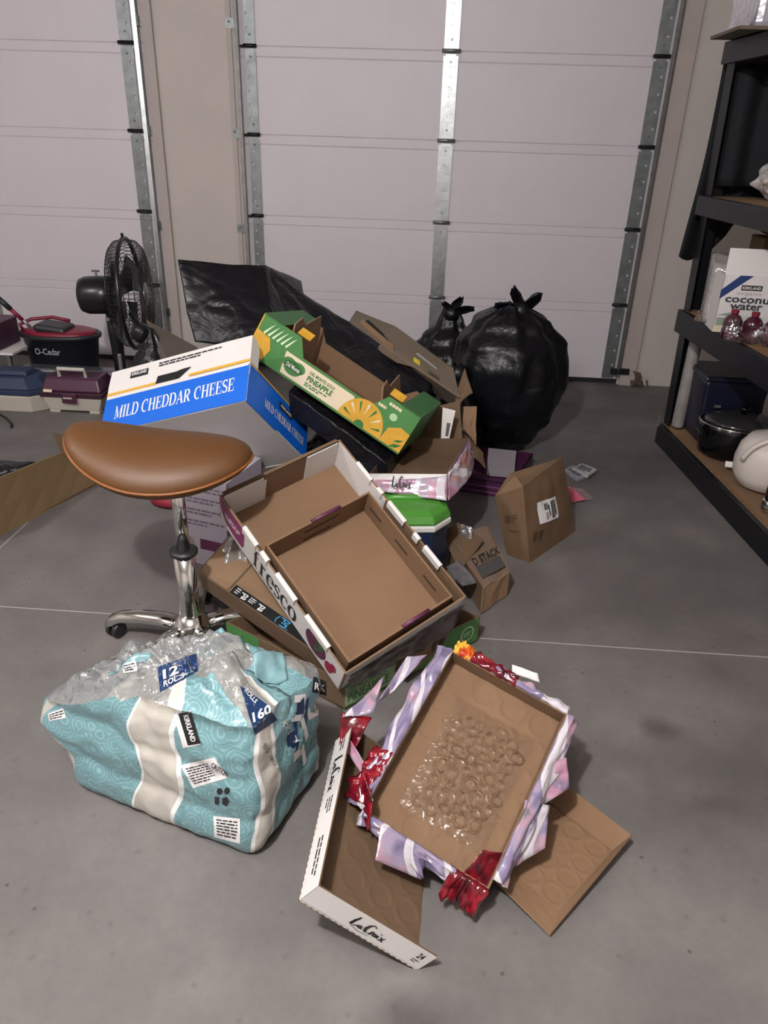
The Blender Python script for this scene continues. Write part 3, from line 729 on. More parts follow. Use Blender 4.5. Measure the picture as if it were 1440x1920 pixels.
# folded tabs standing over the two long rims
for side in (0, 1):
    for (a, b) in [(.20, .31), (.345, .40), (.47, .62), (.70, .87)] if side == 0 else [(.16, .28), (.33, .37), (.42, .55), (.62, .66), (.70, .82)]:
        v0, v1 = 1-b, 1-a
        x = 0 if side == 0 else 1
        sg = 1 if side == 0 else -1
        p0 = F(x, v0, 1); p1 = F(x, v1, 1)
        hgt = .008
        pr = [(-.003, -.02), (-.003, hgt-.004), (.001, hgt), (.008, hgt), (.011, hgt-.003), (.011, -.018), (.0075, -.018), (.0075, hgt-.005), (.003, hgt-.005), (.003, -.02)]
        vs = [p0+eX*(sg*a_)+up*b_ for a_, b_ in pr]+[p1+eX*(sg*a_)+up*b_ for a_, b_ in pr]; n = len(pr)
        MB().add(vs, [[i, (i+1) % n, n+(i+1) % n, n+i] for i in range(n)]+[list(range(n-1, -1, -1)), list(range(n, 2*n))]).build('tab', M_white, P[3 if side == 0 else 1][0])
# white corner flaps inside the far wall, brown strip on the rim between
for (a, b) in ((.02, .36), (.70, .99)):
    q = [F(a, .985, .02), F(b, .985, .02), F(b, .985, .98), F(a, .985, .98)]
    MB().plate([q[0], q[1], q[2], q[3]], [(0, 0), (1, 0), (1, .86), (.93, .86), (.93, 1), (0, 1)], .003).build('corner_flap', M_white, P[2][0])
q = [F(.985, .60, .03), F(.985, 1, .03), F(.985, 1, .98), F(.985, .60, .98)]
MB().slab([q[1], q[0], q[3], q[2]], .002).build('corner_flap', M_white, P[1][0])
MB().box(F(.5, 1.0, 1.0), (.40, .010, .008), F.R).build('rim_fold', M_cardd, P[2][0])
# nested tray
G = Frame((-.190, 1.592, .147), [[.739, -.645, .195], [.644, .590, -.487], [.199, .486, .851]], (.362, .408, .102))
G.t = F(.055, .03, .26)
f2, r2 = G.quads(0, 1)
inner, Q = tray('produce_tray', 'plain brown cardboard tray nested in the white produce crate', 'tray', f2, r2, M_card, M_card, .006)
for i, (u0, u1) in ((2, (.30, .58)), (0, (.50, .76))):
    o, q = Q[i]
    n_ = qn(q)
    mid = lambda u: q[3].lerp(q[2], u)
    mb = MB().tube([mid(u0)-n_*.003+up*.003, mid((u0+u1)/2)-n_*.003+up*.0045, mid(u1)-n_*.003+up*.003], .006, 8)
    mb.build('fold_tab', M_plum, o, smooth=True)
dk = mat('slot_shadow', '#241a12', .9)
o, q = Q[1]; qi = [q[1]-qn(q)*.0062, q[0]-qn(q)*.0062, q[3]-qn(q)*.0062, q[2]-qn(q)*.0062]
for c_ in (.14, .46, .80): printed('slot', o, qi, [rect(c_-.075, .48, c_+.075, .56)], dk)
o, q = Q[2]; qi = [q[1]-qn(q)*.0062, q[0]-qn(q)*.0062, q[3]-qn(q)*.0062, q[2]-qn(q)*.0062]
printed('slot', o, qi, [rect(.36, .18, .63, .25)], dk); printed('slot', o, qi, [rect(.36, .62, .70, .69)], dk)
o, q = Q[3]
for c_ in (.2, .5, .8): printed('slot', o, q, [rect(c_-.08, .5, c_+.08, .58)], dk)
# dark film hanging off the near wall
dfilm = mat('dark_film', '#3a3030', .18, var=.3, vscale=14, coat=.5)
sf = sheet('torn_film', [at(655, 1290, z=.10), at(842, 1190, z=.16), at(872, 1132, z=.25), at(655, 1268, z=.175)], dfilm, None, 22, 8, .010, 2.5, 4)
tag(sf, 'dark crinkled film strip hanging under the near edge of the white crate', 'film')

# ================================================================== green pineapple tray flat on the floor under the crate
n0, l0, r0_ = V(-.185, 1.60, .004), V(-.585, 1.845, .004), V(.205, 1.965, .004); fa = l0+r0_-n0
hgt = V(0, 0, .095)
f = [n0, r0_, fa, l0]; r = [p+hgt for p in f]
low, P = tray('fruit_tray', 'green pineapple tray flat on the floor beneath the white crate', 'box', f, r, [M_green, M_green, M_green, M_cardd, M_cardd], M_cardd, .005)
printed('panel_print', P[3][0], P[3][1], [rect(.0, .0, .30, 1)], M_green)
o, q = P[0]
printed('panel_print', o, q, [rect(.0, .12, .45, .8)], mat('print_sage', '#8fa57f', .55))
printed('lettering', o, q, text_uv('DEL MONTE GOLD', .03, .58, .28, .74)+text_uv('PINEAPPLE', .02, .22, .30, .55, .02), M_greend, .0014)
for i, c_ in ((3, .15), (0, .9)):
    o, q = P[i]
    ring = [[(c_+.055*math.cos(a)*k1, .52+.3*math.sin(a)*k1) for a, k1 in ((R(t0), 1), (R(t0+15), 1), (R(t0+15), .8), (R(t0), .8))] for t0 in range(0, 360, 15)]
    printed('seal_print', o, q, ring+fine_print(c_-.03, .42, c_+.03, .62, 2, .5, 80+i, 2), mat('print_pale_green', '#a9c79a', .5))
printed('band_print', P[3][0], P[3][1], [rect(.02, .35, .07, .65)], M_yell, .0014)

# ================================================================== carton with black tape under the crate
q = [at(372, 1071, z=.205), at(640, 1256, z=.128), at(720, 1190, z=.128), at(430, 1003, z=.24)]
dn = V(.0, .02, -.075)
carton = thing('shipping_box', 'brown shipping box sealed with black printed tape, under the white crate', 'box', base_of([p+dn for p in q]))
top = MB().slab(q, .004).build('top_panel', M_cardl, carton)
fq = [q[0]+dn, q[1]+dn, q[1], q[0]]
fr = MB().slab(fq, .004).build('side_panel', M_cardd, carton)
MB().slab([q[1]+dn, q[2]+dn, q[2], q[1]], .004).build('side_panel', M_cardd, carton)
MB().slab([q[3]+dn, q[0]+dn, q[0], q[3]], .004).build('side_panel', M_cardd, carton)
tp = MB().decal(q, [rect(.24, .005, 1.0, .20)], .0012).build('tape', M_black, top)
printed('lettering', tp, q, text_uv('pri', .57, .015, .645, .18, .01, 3), mat('print_sky', '#4aa3d8', .4), .002)
printed('swoosh', tp, q, strokes_uv([[(0, 1, .1), (-.2, .5, .14), (0, 0, .1)]], .56, .02, .6, .18), mat('print_sky', '#4aa3d8', .4), .002)
printed('lettering', tp, q, text_uv('o', .76, .02, .81, .12, .02)+text_uv('pa', .30, .02, .345, .15, .02, 3)+text_uv('pa', .42, .02, .465, .15, .02, 3), M_print, .002)
printed('small_print', tp, q, fine_print(.26, .04, .29, .18, 3, words=2)+fine_print(.36, .05, .40, .17, 3, words=2), M_print, .002)
MB().decal(q, [[(.22, 0), (.226, 0), (.226, 1), (.22, 1)]], .0008).build('crease', M_cardd, top)
# pale carton corner peeking out right of the crate's near wall
q = [at(758, 1270, z=.05), at(842, 1205, z=.05), at(852, 1165, z=.13), at(770, 1225, z=.13)]
o = MB().slab(q, .12, 4, 2, wob=.004).build('shipping_box', M_card, None, org=base_of(q)); tag(o, 'crushed brown box with arrow marks beneath the near wall of the white crate', 'box')
printed('arrow_print', o, q, [[(.55, .2), (.62, .2), (.62, .5), (.66, .5), (.585, .75), (.51, .5), (.55, .5)], rect(.7, .2, .73, .75), rect(.76, .2, .79, .75), rect(.82, .2, .85, .75)], M_ink)

# ================================================================== pack of paper towels in torn printed film
N0 = V(-.325, 1.10, 0); E1 = V(-.475, .156, 0).normalized(); E2 = V(.106, .30, 0).normalized()
def pk(a, b, z): return N0 + E1*a + E2*b + V(0, 0, z)
M_roll = mat('paper_white', '#dcd5c6', .9, var=.05, vscale=14, bump=.25, bscale=60)
PA, PB, TIER = .505, .30, .118
roll_src = None
spots = [(i, k) for k in range(2) for i in range(4)] + [(0, 2), (1, 2)]
for (i, k) in spots:
    c = pk(.068+.122*i, .012, .061+.117*k)
    mrot = Matrix((E1, V(0, 0, 1), E2)).transposed()
    if roll_src is None:
        rt = thing('paper_towel_roll', 'white paper towel roll seen through the clear parts of the printed pack', 'paper towels', c, 'paper towel rolls in the pack')
        MB().lathe([(.022, .0), (.050, .0), (.0575, .006), (.0585, .02), (.0585, .255), (.0575, .268), (.05, .275), (.022, .275)], c, 28, mrot).build('paper', M_roll, rt, smooth=True)
        MB().lathe([(.0215, -.0005), (.0215, .2755)], c, 16, mrot).build('core', M_card, rt, smooth=True)
        roll_src = rt
    else: dup(roll_src, c-roll_src.location)

def pack_print():
    m = bpy.data.materials.new('pack_film'); m.use_nodes = True; nt = m.node_tree; N = nt.nodes; L = nt.links
    b = N['Principled BSDF']; out = [n for n in N if n.type == 'OUTPUT_MATERIAL'][0]
    uv = N.new('ShaderNodeUVMap'); sp = N.new('ShaderNodeSeparateXYZ'); L.new(uv.outputs[0], sp.inputs[0])
    tc = N.new('ShaderNodeTexCoord')
    def math_(op, a, b_=None, c_=None):
        n = N.new('ShaderNodeMath'); n.operation = op
        for i, x in enumerate((a, b_, c_)):
            if x is None: continue
            if isinstance(x, (int, float)): n.inputs[i].default_value = x
            else: L.new(x, n.inputs[i])
        return n.outputs[0]
    U, Vv = sp.outputs[0], sp.outputs[1]
    wave = math_('MULTIPLY_ADD', math_('SINE', math_('MULTIPLY_ADD', Vv, 9., .6)), .009, math_('MULTIPLY', Vv, -.02))
    x = math_('ADD', U, wave)
    # coloured bands along the perimeter (u): front face .. right face .. back .. left
    ramp = N.new('ShaderNodeValToRGB'); ramp.color_ramp.interpolation = 'CONSTANT'
    e = ramp.color_ramp.elements; e[0].position = 0; e[0].color = (0, 0, 0, 1); e[1].position = .015; e[1].color = (1, 1, 1, 1)
    for p, vl in PACK_BANDS:
        t = e.new(p); t.color = (vl, vl, vl, 1)
    L.new(x, ramp.inputs['Fac'])
    # pale border lines of each band
    ramp2 = N.new('ShaderNodeValToRGB'); ramp2.color_ramp.interpolation = 'CONSTANT'
    e = ramp2.color_ramp.elements; e[0].position = 0; e[0].color = (0, 0, 0, 1); e[1].position = .999; e[1].color = (0, 0, 0, 1)
    for p, vl in PACK_BANDS[1:]:
        t = e.new(max(0, p-.003)); t.color = (1, 1, 1, 1); t = e.new(min(1, p+.003)); t.color = (0, 0, 0, 1)
    L.new(x, ramp2.inputs['Fac'])
    vor = N.new('ShaderNodeTexVoronoi'); vor.inputs['Scale'].default_value = 22; L.new(tc.outputs['Object'], vor.inputs['Vector'])
    sw = math_('SINE', math_('MULTIPLY', vor.outputs['Distance'], 34.))
    rr = N.new('ShaderNodeValToRGB'); rr.color_ramp.elements[0].position = .55; rr.color_ramp.elements[0].color = (*lin('#7099a0'), 1); rr.color_ramp.elements[1].position = .85; rr.color_ramp.elements[1].color = (*lin('#8cb0b4'), 1)
    L.new(sw, rr.inputs['Fac'])
    mx = N.new('ShaderNodeMix'); mx.data_type = 'RGBA'; mx.inputs[7].default_value = (.85, .85, .84, 1); L.new(ramp2.outputs['Color'], mx.inputs[0]); L.new(rr.outputs['Color'], mx.inputs[6])
    L.new(mx.outputs[2], b.inputs['Base Color']); b.inputs['Roughness'].default_value = .28; b.inputs['Coat Weight'].default_value = .3
    nz = N.new('ShaderNodeTexNoise'); nz.inputs['Scale'].default_value = 18; nz.inputs['Distortion'].default_value = 1; L.new(tc.outputs['Object'], nz.inputs['Vector'])
    bp = N.new('ShaderNodeBump'); bp.inputs['Strength'].default_value = .35; bp.inputs['Distance'].default_value = .012; L.new(nz.outputs['Fac'], bp.inputs['Height']); L.new(bp.outputs['Normal'], b.inputs['Normal'])
    # clear film elsewhere
    tr = N.new('ShaderNodeBsdfTransparent'); tr.inputs[0].default_value = (.97, .97, .97, 1)
    gl = N.new('ShaderNodeBsdfGlossy'); gl.inputs['Roughness'].default_value = .1; L.new(bp.outputs['Normal'], gl.inputs['Normal'])
    df = N.new('ShaderNodeBsdfDiffuse'); df.inputs[0].default_value = (*lin('#efeae0'), 1)
    lw = N.new('ShaderNodeLayerWeight'); lw.inputs[0].default_value = .3; L.new(bp.outputs['Normal'], lw.inputs['Normal'])
    ms = N.new('ShaderNodeMixShader'); ms.inputs[0].default_value = .62; L.new(tr.outputs[0], ms.inputs[1]); L.new(df.outputs[0], ms.inputs[2])
    mg = N.new('ShaderNodeMixShader'); L.new(math_('MULTIPLY_ADD', lw.outputs['Fresnel'], .7, .05), mg.inputs[0]); L.new(ms.outputs[0], mg.inputs[1]); L.new(gl.outputs[0], mg.inputs[2])
    fin = N.new('ShaderNodeMixShader'); cov = math_('MAXIMUM', ramp.outputs['Color'], ramp2.outputs['Color'])
    L.new(cov, fin.inputs[0]); L.new(mg.outputs[0], fin.inputs[1]); L.new(b.outputs[0], fin.inputs[2]); L.new(fin.outputs[0], out.inputs[0])
    return m
# perimeter parameter u: 0 at the left end of the front-left face (a=PA), front face 0..0.31, right face .31...5, back .5...81, left .81..1
PACK_BANDS = [(.0, 1), (.118, 0), (.185, 1), (.31, 0), (.345, 1), (.475, 0), (.53, 1), (.7, 0), (.8, 1)]
pack = thing('paper_towel_pack', 'torn turquoise printed pack of paper towels on the floor in front of the stool', 'paper towels', pk(PA/2, PB/2, 0))
def peri(u):
    """rounded rectangle perimeter -> (a,b)"""
    rc = .035; 
    segs = [((PA, 0), (0, 0), .31), ((0, 0), (0, PB), .19), ((0, PB), (PA, PB), .31), ((PA, PB), (PA, 0), .19)]
    for (p, q, l) in segs:
        if u <= l+1e-9:
            t = u/l; a, b = p[0]+(q[0]-p[0])*t, p[1]+(q[1]-p[1])*t; break
        u -= l
    # round the corners by pulling towards the inset rectangle
    ca = min(max(a, rc), PA-rc); cb = min(max(b, rc), PB-rc); da, db = a-ca, b-cb; d = math.hypot(da, db)
    if d > rc: a, b = ca+da/d*rc, cb+db/d*rc
    return a, b
def wrap(u, v, ztop):
    a, b = peri(u % 1)
    ca, cb = PA/2, PB/2; na, nb = (a-ca)/PA*2, (b-cb)/PB*2
    sm = lambda x: x*x*(3-2*x)
    z = (ztop - .135*sm(min(1, max(0, (na+.1)/1.1))) - .05*sm(min(1, max(0, (nb+1)/2))))*v
    bulge = .006+.010*abs(math.sin(math.pi*z/TIER))
    if z < .03: bulge -= .012*(1-z/.03)
    th = 2*math.pi*u
    fold = .010*noise.noise(V(math.cos(th)*3, math.sin(th)*3, z*9)) + .007*noise.noise(V(math.cos(th)*9, math.sin(th)*9, z*16)) 
    cr = .008*abs(noise.noise(V(math.cos(th)*5+3, math.sin(th)*5, z*24)))
    out_a = math.copysign(abs(na)**3, na); out_b = math.copysign(abs(nb)**3, nb); l = math.hypot(out_a, out_b) or 1
    k = bulge+fold*(.3+v)-cr
    a += out_a/l*k; b += out_b/l*k
    # the torn left end flares out; right top sags inwards
    if na > .3: a += .19*max(0, v-.35)*(na-.3)/.7*(1-max(0, v-.75)*2.2); b -= .02*max(0, v-.3)*(na-.3)
    b += .035*max(0, v-.55)*(1 if nb < 0 else -.4)
    return pk(a, b, z+.010*noise.noise(V(math.cos(th)*2, math.sin(th)*2, 5))*v + (.02 if na > .3 else 0)*v)
ZB = .375
body = MB().grid(lambda u, v: wrap(u, v, ZB), 150, 44, wrapu=True)
M_pack = pack_print()
bo = body.build('printed_film', M_pack, pack, smooth=True)
bvh = BVHTree.FromPolygons([v for v in body.v], body.f)
# crumpled film closing over the top
def cap(u, v):
    p = wrap(u, 1, ZB); c = pk(PA*.5, PB*.5, ZB-.01)
    th = 2*math.pi*u
    q = p.lerp(c, v**.9)
    hh = .055*math.sin(math.pi*min(1, v*1.15))*(.55+.8*noise.noise(V(math.cos(th)*2.2, math.sin(th)*2.2, v*3)))
    cr = .034*abs(noise.noise(V(q.x*24, q.y*24, 1.7)))+.020*noise.noise(V(q.x*50, q.y*50, 4.2))
    return q + V(0, 0, hh+cr*min(1, 4*v))
M_cap = pack_print.__call__() if False else clear_film('crumpled_film', (.95, .97, .985), .26, .45, .08, (22, 1.0))
capm = MB().grid(cap, 110, 30, wrapu=True)
capm.uv = {k: [(a, 1+b*.3) for a, b in v] for k, v in capm.uv.items()}
for fi, uvs in capm.uv.items():
    u_, v_ = uvs[0][0], (uvs[0][1]-1)/.3
    if not ((.185 < u_ < .305 and v_ < .55) or (.36 < u_ < .47 and v_ < .35) or (.55 < u_ < .66 and v_ < .3)): capm.m[fi] = 1
capm.build('crumpled_film', [M_pack, M_cap], pack, smooth=True)
bvc = BVHTree.FromPolygons([v for v in capm.v], capm.f)
# printed pieces of film carried on the crumpled top
def drape(q, off=.004, n=12):
    def fn(u, v):
        p = bl(q, u, v); h = bvc.ray_cast(V(p.x, p.y, 2), V(0, 0, -1))
        hb = bvh.ray_cast(V(p.x, p.y, 2), V(0, 0, -1))
        z = max([x[0].z for x in (h, hb) if x[0] is not None] or [.2])
        return V(p.x, p.y, z+off)
    return MB().grid(fn, n, n)
M_turq = mat('film_turquoise', '#7aa0a6', .28, var=.08, vscale=60, coat=.3, bump=.4, bscale=25)
def topq(*px): return [at(u, v, z=.36) for u, v in px]
for q in (topq((480, 1290), (540, 1270), (530, 1215), (470, 1225)), topq((205, 1275), (270, 1270), (285, 1225), (225, 1232))):
    drape(q).build('film_scrap', M_turq, pack, smooth=True, solid=.0006)
def on_pack(name, quad_px, z, polys, m, off=.002, parent=bo, ydir=None, sub=1):
    """print projected along the sight of the face normal onto the film"""
    q = [at(u, v, z=zz) for (u, v), zz in zip(quad_px, z)]
    mb = MB(); d = (q[0]+q[2])/2-CAMPOS; d.normalize()
    for uv in polys:
        k = len(mb.v); pts = []
        for a, b in uv:
            p = bl(q, a, b); dr = (p-CAMPOS).normalized()
            best = None
            for bv in (bvh, bvc):
                h = bv.ray_cast(p-dr*.6, dr)
                if h[0] is not None and (best is None or (h[0]-p+dr*.6).length < best[1]): best = (h[0], (h[0]-p+dr*.6).length)
            pts.append((best[0] if best else p)-dr*off)
        mb.v += pts; mb.f.append(list(range(k, k+len(pts)))); mb.m.append(0)
    o = mb.build(name, m, parent); o['kind'] = 'stuff'; return o
Z4 = (.2, .2, .2, .2)
grid_rect = lambda n, m_: [rect(i/n/3, j/m_/3, (i+1)/n/3, (j+1)/m_/3) for i in range(3*n) for j in range(3*m_)]
on_pack('label_print', [(343, 1403), (376, 1396), (358, 1332), (325, 1340)], Z4, grid_rect(4, 6), M_print)
on_pack('label_print', [(352, 1398), (376, 1394), (358, 1334), (334, 1338)], Z4, grid_rect(4, 6), M_black, .0035)
on_pack('lettering', [(376, 1394), (358, 1334), (334, 1338), (352, 1398)], Z4, [[(1-a, b) for a, b in p] for p in text_uv('KIRKLAND', .06, .3, .94, .75, .03)], M_print, .005) if 0 else None
on_pack('lettering', [(358, 1334), (376, 1394), (352, 1398), (334, 1338)][::1], Z4, [[(a, 1-b) for a, b in p] for p in text_uv('KIRKLAND', .06, .3, .94, .75, .03)], M_print, .005) if 0 else None
on_pack('lettering', [(336, 1340), (353, 1396), (374, 1393), (357, 1335)], Z4, text_uv('KIRKLAND', .06, .3, .94, .75, .03), M_print, .005)
on_pack('label_print', [(362, 1478), (428, 1458), (402, 1420), (338, 1435)], Z4, grid_rect(8, 4), M_print)
on_pack('small_print', [(362, 1478), (428, 1458), (402, 1420), (338, 1435)], Z4, fine_print(.08, .1, .72, .85, 7, seed=8, words=5), M_ink, .0035)
on_pack('lettering', [(425, 1452), (400, 1440), (396, 1428), (420, 1438)], Z4, [[(1-a, b) for a, b in p] for p in text_uv('CAUTION', .0, .1, 1, .9, .02)], M_ink, .0035) if 0 else None
on_pack('lettering', [(395, 1440), (426, 1460), (426, 1446), (398, 1428)], Z4, text_uv('CAUTION', .0, .1, 1, .9, .02), M_ink, .0035)
on_pack('recycling_print', [(402, 1512), (432, 1518), (436, 1470), (402, 1472)], Z4, [disc(.3, .7, .18, .16, 6), disc(.72, .72, .18, .16, 6), disc(.66, .28, .24, .2, 5), rect(.02, .1, .28, .45)], M_ink)
on_pack('label_print', [(402, 1570), (450, 1582), (450, 1535), (400, 1530)], Z4, grid_rect(6, 4), M_print)
on_pack('small_print', [(402, 1570), (450, 1582), (450, 1535), (400, 1530)], Z4, fine_print(.1, .1, .9, .9, 6, seed=9, words=3), M_ink, .0035)
on_pack('label_print', [(300, 1298), (372, 1258), (368, 1225), (295, 1250)], (.33,)*4, grid_rect(8, 5), M_navy)
on_pack('lettering', [(302, 1286), (350, 1264), (348, 1240), (300, 1258)], (.33,)*4, text_uv('12', .1, .35, .7, 1, .03)+text_uv('ROLLS', .1, -.15, .9, .25, .02), M_print, .005)
on_pack('label_print', [(478, 1378), (520, 1350), (500, 1320), (450, 1285)], Z4, grid_rect(6, 6), M_navy)
on_pack('lettering', [(474, 1360), (512, 1340), (508, 1315), (470, 1335)], Z4, text_uv('160', .05, .15, .95, .9, .03), M_print, .005)
on_pack('lettering', [(455, 1295), (478, 1322), (486, 1314), (464, 1288)], Z4, text_uv('ROLLS', .05, .15, .95, .9, .02), M_print, .005)
on_pack('label_print', [(535, 1400), (560, 1450), (585, 1300), (560, 1290)], Z4, [[(a, b) for a, b in p] for p in strokes_uv([[(.1, .1, .3), (.5, .3, .4), (.2, .55, .3), (.6, .8, .3)], [(.7, .1, .2), (.9, .5, .25), (.75, .9, .2)]], 0, 0, 1, 1)], M_navy)
on_pack('label_print', [(525, 1400), (565, 1470), (608, 1320), (556, 1270)], Z4, strokes_uv([[(.1, .7, .1), (.4, .85, .12), (.7, .7, .1), (.9, .85, .08)], [(.15, .45, .1), (.45, .6, .12), (.8, .45, .1)], [(.55, .1, .1), (.75, .3, .12), (.95, .2, .1)], [(.3, .2, .06), (.5, .35, .08)]], 0, 0, 1, 1), M_print, .004)
on_pack('lettering', [(528, 1355), (550, 1395), (562, 1388), (540, 1348)], Z4, text_uv('ick and', 0, 0, 1, 1, .01), M_print, .005)
on_pack('label_print', [(585, 1298), (612, 1305), (612, 1278), (588, 1268)], Z4, grid_rect(3, 3), M_black)
on_pack('lettering', [(588, 1294), (611, 1299), (611, 1284), (590, 1277)], Z4, text_uv('RK', .05, .1, .95, .9, .03), M_print, .005)
on_pack('small_print', [(488, 1405), (520, 1450), (530, 1442), (500, 1390)], Z4, text_uv('85 m) ll', 0, .1, 1, .9), mat('print_grey_dark', '#77777a', .6), .004)
on_pack('label_print', [(92, 1352), (124, 1346), (118, 1328), (90, 1338)], (.22,)*4, grid_rect(4, 2), M_print)
on_pack('small_print', [(92, 1352), (124, 1346), (118, 1328), (90, 1338)], (.22,)*4, fine_print(.05, .1, .95, .9, 3, seed=14, words=4), M_ink, .0035)
on_pack('label_print', [(232, 1262), (258, 1258), (254, 1238), (228, 1246)], (.34,)*4, grid_rect(3, 3), M_print, .006)
on_pack('small_print', [(232, 1262), (258, 1258), (254, 1238), (228, 1246)], (.34,)*4, fine_print(.1, .1, .9, .9, 3, seed=15, words=3), M_ink, .008)
# ================================================================== cheese carton tipped on its side
F = Frame((-1.184, 2.448, .454), [[.937, .343, -.071], [-.160, .598, .785], [.312, -.724, .615]], (.612, .443, .275))
f, r = F.quads()
box = thing('cheese_carton', 'blue and white cheese carton tipped on its side behind the stool', 'box', base_of(f+r))
tB = .005
bt = MB().slab([f[3], f[2], f[1], f[0]], tB, 4, 4, wob=.004).build('base_panel', [mat('white_board_dull', '#c3bfbe', .6, var=.03)], box)
# long wall facing up towards the camera
q = [f[0], f[1], r[1], r[0]]
fw = MB().slab(q, tB, 8, 4, wob=.004).build('side_panel', [M_white, M_cardl], box)
printed('blue_band', fw, q, [rect(.0, .0, 1, .53)], M_blue, .003)
printed('gold_band', fw, q, [rect(.0, .59, .36, .63)], M_gold, .003); printed('gold_band', fw, q, [rect(.59, .59, 1, .63)], M_gold, .003)
printed('lettering', fw, q, serif_uv('MILD CHEDDAR CHEESE', .085, .19, .915, .385), M_print, .004)
hole = MB().decal(q, [[(.355, .60), (.52, .60), (.60, .74), (.53, .735), (.50, .72), (.365, .72)][::1]], .0032).build('hand_hole', mat('hole_black', '#101316', .9), fw)
printed('badge', fw, q, [rect(.155, .80, .285, .90)], M_black, .0032)
printed('lettering', fw, q, text_uv('KIRKLAND', .165, .835, .275, .885, .02), M_print, .0042)
printed('small_print', fw, q, fine_print(.36, .87, .80, .95, 2, seed=21, words=10, fill=.5), M_ink, .0032)
# short wall
q = [f[1], f[2], f[2].lerp(r[2], .56), f[1].lerp(r[1], .56)]
sw = MB().slab(q, tB, 6, 2, wob=.004).build('side_panel', [M_blue, M_cardl], box)
printed('gold_band', sw, q, [rect(.0, 1.0, 1, 1.04)], M_gold, .003)
printed('lettering', sw, q, serif_uv('MILD CHEDDAR CHEESE', .25, .30, .93, .52), M_print, .003)
printed('badge', sw, q, [rect(.48, .66, .70, .84)], M_black, .003); printed('lettering', sw, q, text_uv('KIRKLAND', .5, .71, .68, .80, .02), M_print, .004)
MB().plate([f[1].lerp(r[1], .56), f[1].lerp(r[1], .56)+(f[2]-f[1])*.12, r[1]+(f[2]-f[1])*.12, r[1]], [(0, 0), (1, 0), (1, .75), (.6, .97), (0, 1)], .004).build('corner_flap', M_white, box)
q = [f[3], f[0], f[0].lerp(r[0], .56), f[3].lerp(r[3], .56)]
MB().slab(q, tB).build('side_panel', [M_blue, M_cardl], box)
q = [f[2], f[3], r[3], r[2]]
MB().slab(q, tB).build('side_panel', [M_white, M_cardl], box)

# ================================================================== pineapple tray lying on the black bag
F = Frame((-.687, 2.672, .726), [[.857, .195, .478], [-.250, .967, .054], [-.451, -.166, .877]], (.686, .386, .163))
f, r = F.quads(); zz = F.R @ V(0, 0, 1); xx = F.R @ V(1, 0, 0); yy = F.R @ V(0, 1, 0)
pine = thing('pineapple_box', 'green and yellow pineapple box with gable ends, on top of the heap', 'box', base_of(f+r))
MB().slab([f[3], f[2], f[1], f[0]], .005).build('base_panel', [M_card, M_card], pine)
q = [f[0], f[1], r[1], r[0]]
low_ = .62
prof = [(0, 0), (1, 0), (1, 1), (.80, 1), (.74, low_), (.30, low_), (.24, 1), (0, 1)]
fw = MB().plate(q, prof, .005, 0, 1).build('side_panel', [M_green, M_card], pine)
printed('panel_print', fw, q, [[(.22, .06), (.70, .06), (.64, .56), (.20, .56)]], M_cream)
# brand badge
bd = [disc(.275, .30, .055, .17, 22), disc(.245, .36, .04, .13, 18), disc(.305, .36, .04, .13, 18)]
printed('badge', fw, q, bd, M_green, .0013)
printed('lettering', fw, q, text_uv('Del Monte', .232, .27, .318, .37, .01), M_print, .002)
printed('lettering', fw, q, text_uv('DEL MONTE GOLD', .37, .40, .53, .48, .03)+text_uv('PINEAPPLE', .37, .24, .53, .37, .04), M_greend, .0013)
printed('small_print', fw, q, fine_print(.37, .11, .51, .21, 2, .6, 90, 4), M_greend, .0013)
# pineapple slice with rays at the right
cx, cy, rx, ry = .735, .05, .135, .62
sl = [(cx+rx*math.cos(R(a)), max(0.004, cy+ry*math.sin(R(a)))) for a in range(0, 181, 12)]
printed('fruit_print', fw, q, [sl[::1] + []], M_yell, .0016)
rays = []
for a in range(18, 180, 24):
    c_, s_ = math.cos(R(a)), math.sin(R(a)); n1, n2 = -s_, c_
    p = lambda k, w_: (cx+rx*(k*c_+w_*n1), cy+ry*(k*s_+w_*n2))
    rays.append([p(.45, 0), p(.85, -.05), p(.92, 0), p(.85, .05)])
printed('ray_print', fw, q, rays[::2], M_greend, .0022); printed('ray_print', fw, q, rays[1::2], M_cream, .0022)
printed('core_print', fw, q, [[(cx+rx*.22*math.cos(R(a)), max(.004, cy+ry*.22*math.sin(R(a)))) for a in range(0, 181, 18)]], M_greend, .0026)
printed('fruit_print', fw, q, [[(.87, .05), (1, .05), (1, .52), (.94, .56), (.88, .4)]], M_yell, .0016)
printed('small_print', fw, q, fine_print(.77, .70, .86, .78, 1, .8, 91, 5)+fine_print(.82, .84, .93, .92, 1, .8, 92, 6), M_cream, .0016)
printed('seal_print', fw, q, [disc(.875, .66, .022, .085, 16)], mat('print_pale_green', '#a9c79a', .5), .0016)
printed('leaf_print', fw, q, [[(.93, .05), (.97, .1), (.99, .22), (.95, .16)], [(.94, .2), (.97, .24), (.99, .34), (.955, .28)]], M_greend, .0024)
# leaf crown and fruit on the left part
lv = []
for i in range(6):
    x0 = .04+.028*i; lv.append([(x0, .62), (x0+.012, .60), (x0+.045, .92), (x0+.028, .82)])
printed('leaf_print', fw, q, lv, mat('print_mint', '#cfe0bd', .5), .0016)
printed('fruit_print', fw, q, [[(.0, .05), (.10, .05), (.12, .35), (.09, .58), (.0, .62)]], M_yell, .0016)
